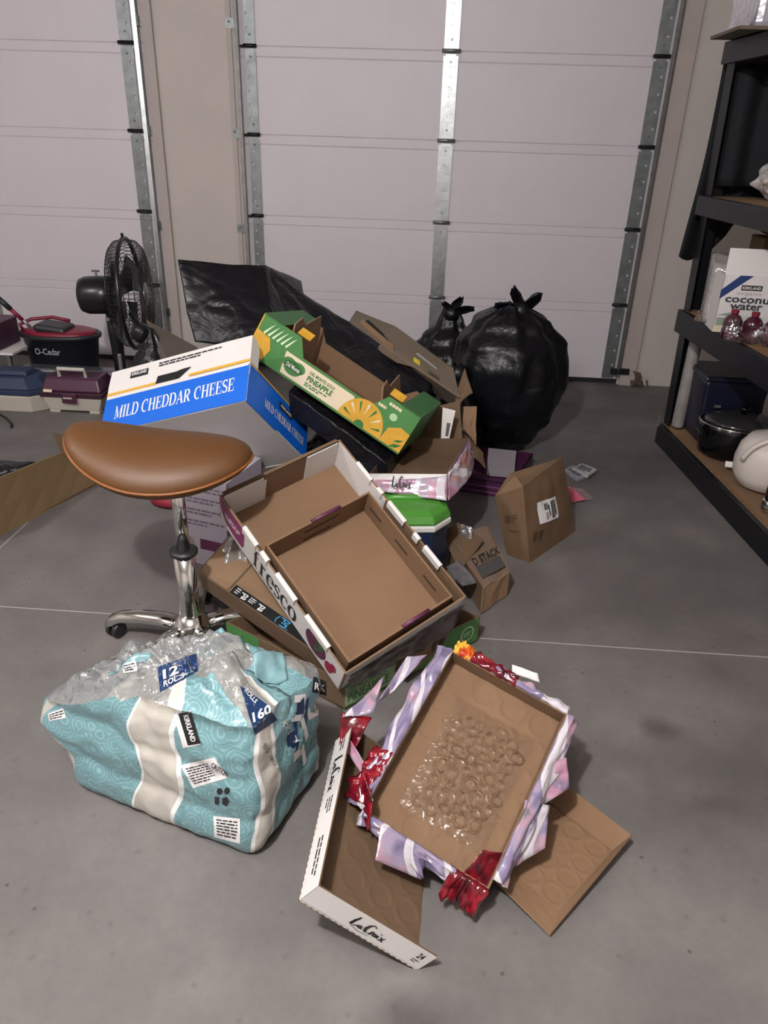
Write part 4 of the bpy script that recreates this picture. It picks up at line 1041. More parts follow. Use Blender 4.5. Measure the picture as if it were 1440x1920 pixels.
# ends with folded deck strips
for s, (a, b) in ((0, (3, 0)), (1, (1, 2))):
    q = [f[a], f[b], r[b], r[a]]
    ew = MB().slab(q, .005).build('side_panel', [M_yell if s == 0 else M_green, M_card], pine)
    dx = xx*(.085 if s == 0 else -.085)
    dq = [r[0 if s == 0 else 1], r[0 if s == 0 else 1]+dx, r[3 if s == 0 else 2]+dx, r[3 if s == 0 else 2]]
    if s == 1: dq = [dq[1], dq[0], dq[3], dq[2]]
    MB().slab(dq, .005).build('deck_flap', [M_greend, M_card], pine)
    if s == 0: printed('leaf_print', ew, q, [[(.5, .5), (1, .45), (1, 1), (.6, 1)]], M_green)
# low back wall
q = [f[2], f[3], r[3], r[2]]
MB().plate(q, [(0, 0), (1, 0), (1, .9), (.84, .9), (.78, low_), (.22, low_), (.16, .9), (0, .9)], .005, 0, 1).build('side_panel', [M_green, M_card], pine)
# gusset flaps standing inside both ends
def gusset(c, w_, h, lean, m=M_card):
    q = [c, c+yy*w_, c+yy*w_+zz*h+xx*lean, c+zz*h+xx*lean]
    MB().plate(q, [(0, 0), (1, 0), (1, .62), (.88, 1), (.35, .86), (.2, 1.0), (0, .9)], .005).build('gusset', m, pine)
gusset(F(.235, .04, .05), .30, .20, -.05, M_cardl); gusset(F(.86, .06, .12), .28, .17, -.09, M_cardl)
for p in (F(.20, .04, 1.02), F(.79, .06, 1.02)):
    MB().slab([p, p+xx*.055, p+xx*.055+yy*.03+zz*.02, p+yy*.03+zz*.02], .004).build('glue_tab', M_yell, pine)

# ================================================================== black plastic
def black_plastic(name, rough=.36, b1=.3, col='#0b0c11'):
    m = bpy.data.materials.new(name); m.use_nodes = True; nt = m.node_tree; N = nt.nodes; L = nt.links; b = N['Principled BSDF']
    b.inputs['Base Color'].default_value = (*lin(col), 1); b.inputs['Roughness'].default_value = rough; b.inputs['Specular IOR Level'].default_value = .38
    tc = N.new('ShaderNodeTexCoord'); n1 = N.new('ShaderNodeTexNoise'); n1.inputs['Scale'].default_value = 6; n1.inputs['Detail'].default_value = 4; n1.inputs['Distortion'].default_value = 2.2
    L.new(tc.outputs['Object'], n1.inputs['Vector'])
    bp = N.new('ShaderNodeBump'); bp.inputs['Strength'].default_value = b1; bp.inputs['Distance'].default_value = .03; L.new(n1.outputs['Fac'], bp.inputs['Height']); L.new(bp.outputs['Normal'], b.inputs['Normal'])
    return m
M_bag = black_plastic('black_bag')
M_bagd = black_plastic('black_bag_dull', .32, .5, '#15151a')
def garbage_bag(name, label, base, rx, ry, h, prof, seed, ears, neck, m=M_bag, lean=(0, 0)):
    root = thing(name, label, 'trash bag', base)
    NZ = len(prof)
    def fn(u, v):
        th = 2*math.pi*u; k = v*(NZ-1); i = min(int(k), NZ-2); t = k-i
        t = t*t*(3-2*t)
        rr = prof[i]+(prof[i+1]-prof[i])*t
        c, s = math.cos(th), math.sin(th)
        w_ = 1+.13*noise.noise(V(c*1.3+seed, s*1.3, v*2.2)) + .07*noise.noise(V(c*4+seed, s*4, v*5)) - .07*abs(noise.noise(V(c*6+seed*2, s*6, v*4)))
        pl = .07*v**3*math.sin(th*9+seed)
        return Vector(base) + V(rx*rr*c*(w_+pl)+lean[0]*v, ry*rr*s*(w_+pl)+lean[1]*v, max(.0, h*v + (.02*noise.noise(V(c*3+seed, s*3, v*4)) if v > .03 else 0)))
    MB().grid(fn, 72, 46, wrapu=True).build('bag_body', m, root, smooth=True)
    top = Vector(base)+V(neck[0], neck[1], h*.97)
    MB().lathe([(.02, -.05), (.045, -.03), (.05, 0), (.035, .03), (.01, .045)], top, 14).build('knot', m, root, smooth=True)
    for (dx, dy, dz, wd) in ears:
        tip = top+V(dx, dy, dz); mid = (top+tip)/2
        def ear(u, v, top=top, tip=tip, wd=wd, dx=dx):
            p = top.lerp(tip, v); side = V(.5, -.4, .1) if abs(dz) > abs(dx) else V(.1, -.3, .8)
            k = wd*(math.sin(math.pi*min(1, v*.85+.1))**.7)
            return p + side*(u-.5)*k + V(0, -.02, .02)*math.sin(u*math.pi*2+seed)*(1-v*.5) + .008*V(noise.noise(V(u*5, v*5, seed)), noise.noise(V(u*5+9, v*5, seed)), 0)
        MB().grid(ear, 10, 10).build('tie_ear', m, root, smooth=True, solid=.0015)
    return root
garbage_bag('trash_bag', 'large bulging black trash bag with tied ears, in front of the garage door', V(.405, 3.72, 0), .29, .26, .74, [.42, .66, .84, .95, 1.02, 1.03, .95, .66, .2], 3.1,
            [(-.05, -.02, .11, .10), (.09, -.02, .07, .12), (-.13, -.02, .02, .06)], (.02, -.03), lean=(-.02, -.02))
garbage_bag('trash_bag', 'smaller black trash bag half hidden behind the flat brown box', V(.10, 4.12, 0), .25, .22, .62, [.5, .9, 1.02, 1.05, 1., .85, .6, .32, .2], 8.3,
            [(.05, -.02, .09, .11), (-.05, -.02, .06, .1), (.12, -.02, .03, .05)], (.0, -.02))
# a lower bag between them, slumped towards the camera
b3 = garbage_bag('trash_bag', 'shiny black trash bag slumped against the large one, near the flat brown box', V(.135, 3.50, 0), .145, .145, .46, [.6, 1., 1.05, 1., .9, .72, .48, .22, .1], 5.7, [(-.02, -.02, .05, .06)], (0, 0))

# big flat load wrapped in black plastic under the pineapple box
def hull(name, label, cat, top, depth, m, seed, crump=.02, nu=26, nv=20):
    """soft wrapped slab: top quad and a bottom quad below it"""
    n = qn(top)
    root = thing(name, label, cat, base_of([p+depth for p in top]))
    def fn(u, v):
        # v 0..1 wraps: bottom centre -> side -> top -> ...
        th = 2*math.pi*u
        c, s = math.cos(th), math.sin(th); mx = max(abs(c), abs(s)); a, b = c/mx, s/mx      # square param
        if v < .3: k = v/.3; k = k; d = 1.
        elif v < .6: k = 1.; d = 1-(v-.3)/.3
        else: k = 1-(v-.6)/.4; d = 0.
        p = bl(top, .5+.5*a*k, .5+.5*b*k) + depth*d
        q = p + n*(.015*(1-k)*(1 if d == 0 else 0)) + V(noise.noise(p*4+V(seed, 0, 0)), noise.noise(p*4+V(0, seed, 5)), noise.noise(p*4+V(3, 0, seed)))*crump + n*crump*.8*abs(noise.noise(p*13+V(seed, seed, 0)))
        return q
    MB().grid(fn, nu*4, nv*3, wrapu=True).build('plastic_cover', m, root, smooth=True)
    return root
tq = [F(.32, .0, -.22), F(.97, -.16, -.20), F(1.02, 1.55, -.16), F(.10, 1.5, -.12)]
hull('plastic_wrapped_board', 'flat load wrapped in dull black plastic under the pineapple box', 'bag', [tq[0], tq[1], tq[2], tq[3]], V(0, .02, -.10), M_bagd, 2.2, .012)
tq = [at(352, 632, y=2.95), at(560, 690, y=2.95), at(560, 535, y=3.25), at(335, 488, y=3.2)]
b4 = [at(365, 640, y=3.05), at(520, 650, y=3.0), at(497, 497, y=3.35), at(332, 487, y=3.2)]
hull('trash_bag', 'black plastic bag stretched over a square box behind the cheese carton', 'trash bag', b4, V(.10, .35, -.12), M_bag, 6.1, .013)
sheet_o = sheet('plastic_sheet', [F(.03, 1.025, .35), F(.97, 1.025, .05), at(812, 712, y=3.14), at(497, 499, y=3.40)], M_bagd, None, 36, 16, .014, 1.2, 9)
tag(sheet_o, 'thin black plastic sheet running down beside the pineapple box', 'plastic sheet')

# flat brown box leaning at the back
q = [at(672, 628, y=3.30), at(862, 742, y=3.02), at(858, 702, y=3.12), at(745, 612, y=3.45)]
A, B, C_, D = at(653, 605, y=3.32), at(862, 745, y=3.0), at(850, 690, y=3.2), at(668, 582, y=3.42)
q = [A, B, C_, D]; dn = V(.02, .10, -.10)
fb = thing('flat_box', 'dusty flat brown box with a torn hand hole behind the pineapple box', 'box', base_of([p+dn for p in q]))
M_dust = mat('dusty_card', '#665a4d', .9, var=.12, vscale=8)
up_ = MB().plate(q, [(0, .0), (.08, .02), (.30, -.32), (.46, -.30), (.60, .0), (1, 0), (1, 1), (.94, 1.0), (.45, 1.35), (.4, 1.38), (.12, 1.12), (0, 1)], .006, 0, 1).build('top_panel', [M_dust, M_card], fb)
MB().slab([A+dn, B+dn, B, A], .005).build('side_panel', M_dust, fb); MB().slab([B+dn, C_+dn, C_, B], .005).build('side_panel', M_dust, fb); MB().slab([C_+dn, D+dn, D, C_], .005).build('side_panel', M_dust, fb); MB().slab([D+dn, A+dn, A, D], .005).build('side_panel', M_dust, fb)
MB().decal(q, [[(.10, .55), (.38, .28), (.36, .55), (.14, .85)]], .0015).build('hand_hole', mat('hole_black', '#101316', .9), up_)
h0 = bl(q, .10, .35); MB().slab([bl(q, .08, .42), bl(q, .42, .0), bl(q, .42, .28)+V(0, -.01, .01), bl(q, .1, .62)+V(0, -.01, .01)], .004).build('torn_flap', M_card, up_)
printed('label', up_, q, [rect(.60, .2, .66, .42)], mat('print_lemon', '#c9b52c', .5)); printed('small_print', up_, q, [rect(.74+.012*i, .1, .747+.012*i, .25) for i in range(8)], M_ink)
printed('tape', up_, q, [[(.62, .62), (.82, .5), (.82, .58), (.64, .72)]], mat('tape_shine', '#9aa0a0', .25))
# loose torn boards between the flat box and the bags
def board(label, pts, m, t=.005, name='cardboard_piece', nu=4, nv=4, wob=.01, seed=0, parent=None):
    o = MB().slab(pts, t, nu, nv, wob=wob, seed=seed).build(name, m, None, org=base_of(pts)); tag(o, label, 'cardboard'); return o
board('torn brown board hanging at the right end of the flat dusty box', [at(840, 800, y=2.95), at(862, 752, y=3.0), at(884, 735, y=3.0), at(870, 690, y=3.12)], M_cardd, seed=1)
board('brown box side standing behind the pink can tray, below the pineapple box', [at(800, 870, y=2.85), at(870, 872, y=2.85), at(862, 752, y=2.98), at(800, 765, y=2.95)], M_cardd, seed=2)
o = board('white bar-coded board strip standing behind the pink can tray', [at(827, 822, y=2.82), at(842, 824, y=2.82), at(854, 770, y=2.85), at(830, 764, y=2.85)], M_white, .004, seed=3, wob=0)
qq = [at(827, 822, y=2.815), at(842, 824, y=2.815), at(854, 770, y=2.845), at(830, 764, y=2.845)]
printed('small_print', o, qq, [rect(.45, .12+.05*i, .8, .145+.05*i) for i in range(9)], M_ink, .004)
board('brown flap folded out beside the pink can tray', [at(868, 838, y=2.95), at(912, 877, y=2.95), at(905, 850, y=3.05), at(862, 800, y=3.05)], M_card, seed=4)
board('pale brown torn flap next to the bar-coded strip', [at(868, 800, y=3.0), at(893, 835, y=3.0), at(893, 762, y=3.05), at(870, 762, y=3.05)], M_cardl, seed=5)
board('dark brown board under the pineapple box, behind the pink can tray', [at(730, 880, y=2.78), at(800, 866, y=2.82), at(810, 790, y=2.95), at(770, 800, y=2.95)], M_cardd, seed=6)

# ================================================================== purple game box and grey board by the bags
q = [at(860, 893, z=.075), at(960, 908, z=.075), at(1000, 850, z=.075), at(905, 838, z=.075)]; dn = V(0, 0, -.075)
pb = thing('purple_box', 'flat purple box with striped sides on the floor by the trash bags', 'box', base_of([p+dn for p in q]))
M_pbox = mat('purple_card', '#431d3d', .45, var=.1, vscale=8); M_pbl = mat('purple_stripe', '#6d446a', .45)
MB().slab(q, .006).build('lid', M_pbox, pb)
sd = MB().slab([q[0]+dn, q[1]+dn, q[1], q[0]], .004).build('side_panel', M_pbox, pb)
printed('stripe', sd, [q[0]+dn, q[1]+dn, q[1], q[0]], [rect(0, .18, 1, .3)], M_pbl); printed('stripe', sd, [q[0]+dn, q[1]+dn, q[1], q[0]], [rect(0, .55, 1, .66)], M_pbl)
MB().slab([q[1]+dn, q[2]+dn, q[2], q[1]], .004).build('side_panel', M_pbox, pb)
board('pale grey board lying on the purple box in front of the trash bags', [at(912, 888, z=.09), at(964, 893, z=.09), at(968, 845, z=.12), at(916, 840, z=.12)], mat('grey_board', '#8d868e', .6), .01, 'grey_board', wob=0)

# ================================================================== can tray in pink wrap on the cooler
f = [at(692, 917, z=.325), at(838, 936, z=.325), at(885, 860, z=.325), at(760, 842, z=.325)]
r = [at(692, 888, z=.385), at(838, 889, z=.39), at(878, 822, z=.41), at(752, 822, z=.37)]
pt, P = tray('can_tray', 'can tray in pink floral wrap resting on the green-lidded cooler', 'tray', f, r, [M_white, M_pink, M_card, M_card, M_card], M_cardd, .004)
o, q = P[0]
wr = MB().grid(lambda u, v: bl(q, .05+.95*u, -.04+1.02*v*(.72+.28*u*u)) + qn(q)*(.004+.006*noise.noise(V(u*5, v*4, 2))), 24, 8).build('shrink_wrap', M_pink, pt, smooth=True, solid=.0006)
printed('lettering', o, q, strokes_uv(SCRIPT, .30, .3, .56, 1.0), M_ink, .012)
o, q = P[1]
MB().grid(lambda u, v: bl(q, u, -.05+1.12*v) + qn(q)*(.006+.03*math.sin(math.pi*u)*(1-v*.6)+.01*noise.noise(V(u*6, v*4, 8))), 24, 10).build('shrink_wrap', M_pink, pt, smooth=True, solid=.0006)

# ================================================================== small cooler
cc = at(765, 955, z=.27); cc.z = 0
cool = thing('cooler', 'small navy cooler with bright green lid and white rim', 'cooler', cc)
rz = Matrix.Rotation(R(8), 3, 'Z')
def octo(a, b, k=.42, s=1.14): a *= s; b *= s; return [(a, -b*k), (a, b*k), (a*k*1.3, b), (-a*k*1.3, b), (-a, b*k), (-a, -b*k), (-a*k*1.3, -b), (a*k*1.3, -b)]
def loft(mb, rings_):
    k = len(mb.v); n = 8
    for (a, b, z) in rings_: mb.v += [cc + rz @ V(x, y, z*1.08) for x, y in octo(a, b)]
    for i in range(len(rings_)-1):
        for j in range(n): mb.f.append([k+i*n+j, k+i*n+(j+1) % n, k+(i+1)*n+(j+1) % n, k+(i+1)*n+j]); mb.m.append(0)
    mb.f.append([k+j for j in range(n-1, -1, -1)]); mb.m.append(0); mb.f.append([k+(len(rings_)-1)*n+j for j in range(n)]); mb.m.append(0); return mb
loft(MB(), [(.105, .09, .0), (.115, .10, .02), (.122, .105, .225)]).build('body', mat('navy_plastic', '#1c2740', .4), cool, bevel=.006)
loft(MB(), [(.124, .107, .222), (.130, .113, .228), (.130, .113, .243), (.124, .107, .247)]).build('rim', mat('white_plastic', '#d5d3d0', .35), cool, bevel=.003)
M_lime = mat('lime_plastic', '#4a8a35', .32)
lid = loft(MB(), [(.126, .109, .246), (.128, .111, .256), (.118, .101, .276), (.095, .08, .288), (.05, .045, .291)]).build('lid', M_lime, cool, bevel=.006)
MB().tube([cc+rz @ V(-.075, .0, .307), cc+rz @ V(-.05, .0, .318), cc+rz @ V(.03, .0, .318), cc+rz @ V(.055, .0, .307)], .012, 8).build('handle', M_lime, lid, smooth=True)

# ================================================================== brown paper parcel bag with address label
a, b, c = at(950, 1040, z=0), at(993, 1056, z=0), at(1079, 996, z=0); d = a+c-b
a2, b2, c2 = at(928, 930, y=2.55), at(981, 912, y=2.50), at(1055, 857, y=2.78); d2 = at(955, 888, y=2.68)
par = thing('paper_parcel', 'brown paper parcel with a white address label standing on the floor', 'parcel', base_of([a, b, c, d]))
M_kraft = mat('kraft_paper', '#69523c', .7, var=.08, vscale=7, bump=.35, bscale=9)
def soft(q, bul, n1=14, n2=14, seed=0):
    n = qn(q)
    return lambda u, v: bl(q, u, v) + n*(bul*16*u*(1-u)*v*(1-v)*.6 + .006*noise.noise(V(u*3+seed, v*4, seed)) - .006*abs(noise.noise(V(u*4+seed, v*3, 5))))*min(1, 12*min(u, 1-u, v, 1-v))
fq = [b, c, c2, b2]; sq = [a, b, b2, a2]
mb = MB().grid(soft(fq, .03, seed=1), 18, 18).grid(soft(sq, .012, seed=2), 10, 18).grid(soft([c, d, d2, c2], .01, seed=3), 8, 10).grid(soft([d, a, a2, d2], .02, seed=4), 8, 10).grid(soft([a2, b2, c2, d2], .0, seed=5), 8, 8)
mb.build('paper_body', M_kraft, par, smooth=True)
lab = [bl(fq, .20, .46), bl(fq, .66, .36), bl(fq, .70, .66), bl(fq, .24, .80)]
fn = soft(fq, .03, seed=1)
def on_front(u, v, off): return fn(u, v) + qn(fq)*off
lb = MB().grid(lambda u, v: on_front(.20+.40*u+.02*v, .44+.27*v-.07*u, .0035), 6, 6).build('address_label', M_print, par)
def lab_poly(name, polys, off=.0055):
    m_ = MB()
    for uv in polys:
        k = len(m_.v); m_.v += [on_front(.20+.40*x+.02*y, .44+.27*y-.07*x, off) for x, y in uv]; m_.f.append(list(range(k, k+len(uv)))); m_.m.append(0)
    o = m_.build(name, M_ink, lb); o['kind'] = 'stuff'
lab_poly('small_print', fine_print(.62, .1, .9, .9, 9, .7, 31, 2)+fine_print(.32, .55, .5, .85, 5, .7, 32, 2)+fine_print(.34, .12, .46, .45, 5, .5, 33, 2)+[rect(.5, .25, .55, .75)])
def print_on(q, fnc, polys, name):
    m_ = MB(); n = qn(q)
    for uv in polys:
        k = len(m_.v); m_.v += [fnc(x, y)+n*.003 for x, y in uv]; m_.f.append(list(range(k, k+len(uv)))); m_.m.append(0)
    o = m_.build(name, mat('kraft_ink', '#4a3524', .7), par); o['kind'] = 'stuff'
sfn = soft(sq, .012, seed=2)
print_on(sq, sfn, fine_print(.25, .55, .45, .68, 4, .6, 41, 3)+fine_print(.5, .55, .7, .68, 3, .6, 42, 3)+strokes_uv([[(0, .6, .1), (.5, 0, .22), (1, .5, .06)]], .25, .42, .85, .48), 'small_print')
print_on(fq, fn, fine_print(.08, .24, .16, .38, 4, .6, 43, 2)+fine_print(.18, .22, .26, .36, 3, .7, 44, 2), 'small_print')
MB().slab([a2, b2, b2.lerp(d2, .6)+V(0, 0, .012), d2], .003).build('folded_end', mat('kraft_light', '#7d6449', .7), par)

# ================================================================== brown shipping box crushed in front of the parcel
t0, t1, t2, t3 = at(907, 1104, z=.105), at(956, 1072, z=.105), at(915, 985, z=.11), at(846, 1012, z=.11)
dn = V(0, 0, -.10)
am = thing('shipping_box', 'low brown shipping box with a dark printed band, left of the paper parcel', 'box', base_of([p+dn for p in (t0, t1, t2, t3)]))
tp_ = MB().slab([t0, t1, t2, t3], .004, 4, 4, wob=.012).build('top_panel', mat('card_grey', '#6f5c4d', .85, var=.1), am)
for i, (p, q_) in enumerate(((t0, t1), (t1, t2), (t2, t3), (t3, t0))):
    MB().slab([p+dn, q_+dn, q_, p], .004, 3, 2, wob=.006, seed=i).build('side_panel', M_cardl if i == 0 else M_cardd, am)
qq = [t0, t1, t2, t3]
printed('band_print', tp_, qq, [[(.10, .12), (.92, .10), (.90, .32), (.12, .34)]], mat('band_slate', '#43413f', .7), .008)
printed('lettering', tp_, qq, text_uv('D STACK', .12, .36, .95, .50, .02), M_ink, .010)
board('dark brown opened flap between the cooler and the low shipping box', [at(828, 1000, z=.10), at(862, 1072, z=.10), at(905, 1010, z=.14), at(858, 978, z=.14)], M_cardd, seed=8)
o = board('grey printed mailer under the right rim of the white crate', [at(838, 1062, z=.14), at(868, 1098, z=.12), at(893, 1092, z=.11), at(862, 1050, z=.13)], mat('grey_mailer', '#5c5a5e', .4, var=.3, vscale=40), .004, 'printed_mailer', wob=.004)
pl = sheet('plastic_scrap', [at(862, 1000, z=.13), at(884, 1012, z=.13), at(886, 988, z=.17), at(868, 982, z=.17)], M_filmw, None, 10, 10, .012, 4, 7); tag(pl, 'small scrap of clear plastic on the low shipping box', 'plastic scrap')

# ================================================================== litter on the floor at the right
for (pts, lbl, sd) in (([(1058, 880), (1082, 899), (1098, 893), (1075, 872)], 'grey printed packet on the floor behind the paper parcel, half hidden by it', 1), ([(1072, 878), (1102, 893), (1120, 880), (1090, 868)], 'white printed packet on the floor behind the paper parcel, nearest the rack', 2)):
    z = .012 if sd == 1 else .02
    q = [at(u, v, z=z) for u, v in pts]
    o = MB().slab(q, .012, 3, 3, wob=.004, seed=sd).build('paper_packet', mat('packet_%s' % ('grey' if sd == 1 else 'white'), '#8a8c92' if sd == 1 else '#a5a5aa', .4, var=.25, vscale=40), None, org=base_of(q)); tag(o, lbl, 'packet', 'packets on the floor')
    printed('small_print', o, q, fine_print(.15, .2, .85, .8, 4, .6, 50+sd, 3), M_ink, .003)
q = [at(1064, 918, z=.006), at(1072, 942, z=.006), at(1096, 936, z=.02), at(1068, 912, z=.03)]
o = MB().slab(q, .004, 4, 4, wob=.006).build('pink_card', mat('pink_paper', '#b9596b', .5), None, org=base_of(q)); tag(o, 'bright pink folded card on the floor right of the paper parcel', 'card')
q = [at(1072, 940, z=.003), at(1114, 936, z=.003), at(1092, 916, z=.004), at(1070, 914, z=.004)]
o = MB().slab(q, .002).build('clear_sleeve', clear_film('pink_sleeve', (.85, .6, .66), .25, .3, .2), None, org=base_of(q)); tag(o, 'transparent pinkish sleeve lying beside the pink card', 'sleeve')
# dull black bag filling the dark space under the wrapped load
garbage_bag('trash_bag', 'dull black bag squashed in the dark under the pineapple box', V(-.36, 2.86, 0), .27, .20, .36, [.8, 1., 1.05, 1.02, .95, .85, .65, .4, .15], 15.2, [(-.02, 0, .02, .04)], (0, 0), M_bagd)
# ================================================================== pedestal fan at the left
M_fan = mat('fan_black', '#15161a', .3)
FC = V(-1.640, 4.0, .648); ax = V(math.cos(R(10)), math.sin(R(10)), .03).normalized()
fan = thing('pedestal_fan', 'black pedestal fan turned sideways in front of the left garage door', 'fan', V(-1.80, 4.03, 0))
s1 = ax.cross(V(0, 0, 1)).normalized(); s2 = s1.cross(ax).normalized() * -1
if s2.z < 0: s2 = -s2
def fp(a, rr, th): return FC + ax*a + (s1*math.cos(th)+s2*math.sin(th))*rr
RF = .285
for name, sgn in (('front_grille', 1), ('rear_grille', -1)):
    mb = MB()
    for i in range(64):
        th = 2*math.pi*i/64
        mb.tube([fp(sgn*.075, .06, th), fp(sgn*.078, .18, th), fp(sgn*.070, .25, th), fp(sgn*.050, RF-.012, th), fp(sgn*.010, RF-.003, th)], .0019, 4, cap=False)
    for rr, a in ((.06, .075), (.16, .078), (.25, .070)):
        mb.tube([fp(sgn*a, rr, 2*math.pi*i/48) for i in range(48)], .0025, 5, closed=True)
    mb.build(name, M_fan, fan, smooth=True)
MB().tube([fp(0, RF, 2*math.pi*i/64) for i in range(64)], .012, 8, closed=True).build('rim', M_fan, fan, smooth=True)
MB().tube([fp(0, RF+.01, R(90)), fp(0, RF+.028, R(90))], .008, 6).build('clip', M_fan, fan)
Mfx = Matrix((s1, s2, ax)).transposed()
MB().lathe([(.0, .071), (.055, .073), (.06, .080), (.0, .088)], FC, 20, Mfx).build('badge', mat('badge_grey', '#8d8f94', .3, .6), fan, smooth=True)
for k in range(3):
    th0 = R(30+120*k)
    def blade(u, v, th0=th0):
        rr = .04+.20*v; wd = (.35+.75*math.sin(math.pi*min(1, .25+v*.7))); th = th0+(u-.5)*wd*1.5*(.5+.5*v)
        return fp(.03*(u-.5)*2, rr, th)
    MB().grid(blade, 8, 8).build('blade', mat('blade_grey', '#2b2d33', .35), fan, smooth=True, solid=.003)
MB().lathe([(.055, -.075), (.095, -.09), (.10, -.15), (.098, -.23), (.085, -.262), (.05, -.275)], FC, 28, Mfx).build('motor_housing', M_fan, fan, smooth=True)
pz = V(-1.795, 4.09, 0)
MB().box(pz+V(.02, 0, .535), (.10, .08, .10)).build('tilt_joint', M_fan, fan, bevel=.01)
MB().lathe([(.03, .02), (.034, .3), (.04, .42), (.042, .50)], pz, 16).build('pole', M_fan, fan, smooth=True)
MB().lathe([(.012, 0), (.016, .008), (.01, .014)], pz+V(-.01, -.045, .50), 10, Matrix.Rotation(R(90), 3, 'X')).build('knob', M_galv, fan)
MB().tube([FC-ax*.17+V(0, 0, .09), FC-ax*.17+V(0, 0, .125)], .006, 8).tube([FC-ax*.17+V(-.02, 0, .125), FC-ax*.17+V(.02, 0, .125)], .006, 6).build('oscillation_knob', M_galvd, fan)
MB().lathe([(.10, .0), (.10, .012), (.08, .03), (.04, .045), (.03, .06)], pz, 24).build('base', M_fan, fan, smooth=True)
MB().box(pz+V(.02, -.035, .20), (.02, .02, .20)).build('control_strip', mat('badge_grey', '#8d8f94', .3, .6), fan, bevel=.004)

# ================================================================== mop bucket
bc = V(-2.245, 4.33, 0)
bk = thing('mop_bucket', 'dark grey mop bucket with a red wringer basket by the left garage door', 'bucket', bc)
M_bk = mat('bucket_grey', '#23262c', .42); M_red_p = mat('red_plastic', '#7c1430', .38)
def oval(mb, prof, sx=1., sy=.62, n=36): return mb.lathe(prof, bc, n, None, 0, sx, sy)
oval(MB(), [(.18, 0), (.19, .02), (.228, .315), (.246, .318), (.25, .335), (.24, .345), (.225, .34)]).build('body', M_bk, bk, smooth=True)
oval(MB(), [(.222, .33), (.218, .352), (.19, .36), (.08, .362)]).build('basket', M_red_p, bk, smooth=True)
MB().box(bc+V(-.02, -.02, .372), (.19, .17, .045), Matrix.Rotation(R(6), 3, 'Y')).build('wringer', M_bk, bk, bevel=.02)
MB().tube([bc+V(-.23, 0, .345), bc+V(-.245, .0, .375), bc+V(-.20, .06, .395), bc+V(-.08, .09, .405), bc+V(.03, .08, .39)], .011, 8).build('handle', M_red_p, bk, smooth=True)
tq = [bc+V(-.10, -.140, .235), bc+V(.055, -.140, .235), bc+V(.055, -.143, .275), bc+V(-.10, -.143, .275)]
printed('lettering', bk, [p+V(0, -.004, 0) for p in tq], text_uv('O-Cedar', 0, 0, 1, 1, .015), mat('print_silver', '#9ea1a5', .5))
mp = thing('floor_mop', 'red and black mop slanting up out of the bucket', 'mop', bc+V(-.17, -.02, .36))
p0, p1 = bc+V(-.165, -.03, .37), at(0, 562, y=4.25)
dd = p1-p0
MB().tube([p0, p0+dd*.28], .009, 8).build('tip', M_galv, mp, smooth=True); MB().tube([p0+dd*.26, p0+dd*.68], .012, 8).build('tube', M_red_p, mp, smooth=True); MB().tube([p0+dd*.66, p0+dd*1.05], .016, 8).build('grip', M_bk, mp, smooth=True)

# ================================================================== tackle boxes
M_tan = mat('bone_plastic', '#b3ada2', .45); M_wine = mat('wine_plastic', '#472038', .35, var=.08, vscale=9); M_navp = mat('navy_lid', '#27344e', .4)
t0 = V(-1.995, 3.955, 0)
tk = thing('tackle_box', 'wine and bone coloured tackle box with a pale carry handle', 'tackle box', t0)
def taper(c, w0, d0, w1, d1, z0, z1):
    c = Vector(c); return MB().hexa([c+V(-w0/2, -d0/2, z0), c+V(w0/2, -d0/2, z0), c+V(w0/2, d0/2, z0), c+V(-w0/2, d0/2, z0)], [c+V(-w1/2, -d1/2, z1), c+V(w1/2, -d1/2, z1), c+V(w1/2, d1/2, z1), c+V(-w1/2, d1/2, z1)])
taper(t0, .29, .19, .345, .22, .012, .095).build('bottom_case', M_tan, tk, bevel=.008)
for sx in (-.115, .115): MB().box(t0+V(sx, -.07, .008), (.06, .05, .016)).build('foot', M_tan, tk, bevel=.003)
taper(t0, .36, .235, .355, .23, .095, .125).build('lid_band', mat('wine_dark', '#331628', .35), tk, bevel=.005)
taper(t0, .345, .22, .30, .15, .125, .20).build('lid', M_wine, tk, bevel=.012)
MB().tube([t0+V(-.075, -.05, .185), t0+V(-.075, -.06, .245), t0+V(.075, -.06, .245), t0+V(.075, -.05, .185)], .011, 8).build('handle', mat('pale_plastic', '#c2bcb2', .4), tk, smooth=False)
MB().box(t0+V(-.005, -.125, .095), (.085, .012, .055)).build('latch', M_wine, tk, bevel=.008)
printed('badge', tk, [t0+V(-.035, -.1325, .095), t0+V(.015, -.1325, .095), t0+V(.015, -.1325, .105), t0+V(-.035, -.1325, .105)], [rect(0, 0, 1, 1)], M_tan)
printed('sticker', tk, [t0+V(-.15, -.119, .125), t0+V(-.10, -.119, .125), t0+V(-.10, -.113, .14), t0+V(-.15, -.113, .14)], [rect(0, 0, 1, 1)], M_cream, .003)
t1 = V(-2.36, 3.96, 0)
tk = thing('tackle_box', 'navy lidded tackle box with a bone coloured base at the left edge', 'tackle box', t1)
def chamfer(c, w_, d_, k, z0, z1, sc=1.):
    pts = lambda s, z: [Vector(c)+V(x*s, y*s, z) for x, y in ((-w_/2+k, -d_/2), (w_/2-k, -d_/2), (w_/2, -d_/2+k), (w_/2, d_/2-k), (w_/2-k, d_/2), (-w_/2+k, d_/2), (-w_/2, d_/2-k), (-w_/2, -d_/2+k))]
    b, t = pts(1, z0), pts(sc, z1); return MB().add(b+t, [list(range(7, -1, -1)), list(range(8, 16))]+[[i, (i+1) % 8, 8+(i+1) % 8, 8+i] for i in range(8)])
chamfer(t1, .40, .26, .07, 0, .095, 1.08).build('bottom_case', M_tan, tk, bevel=.006)
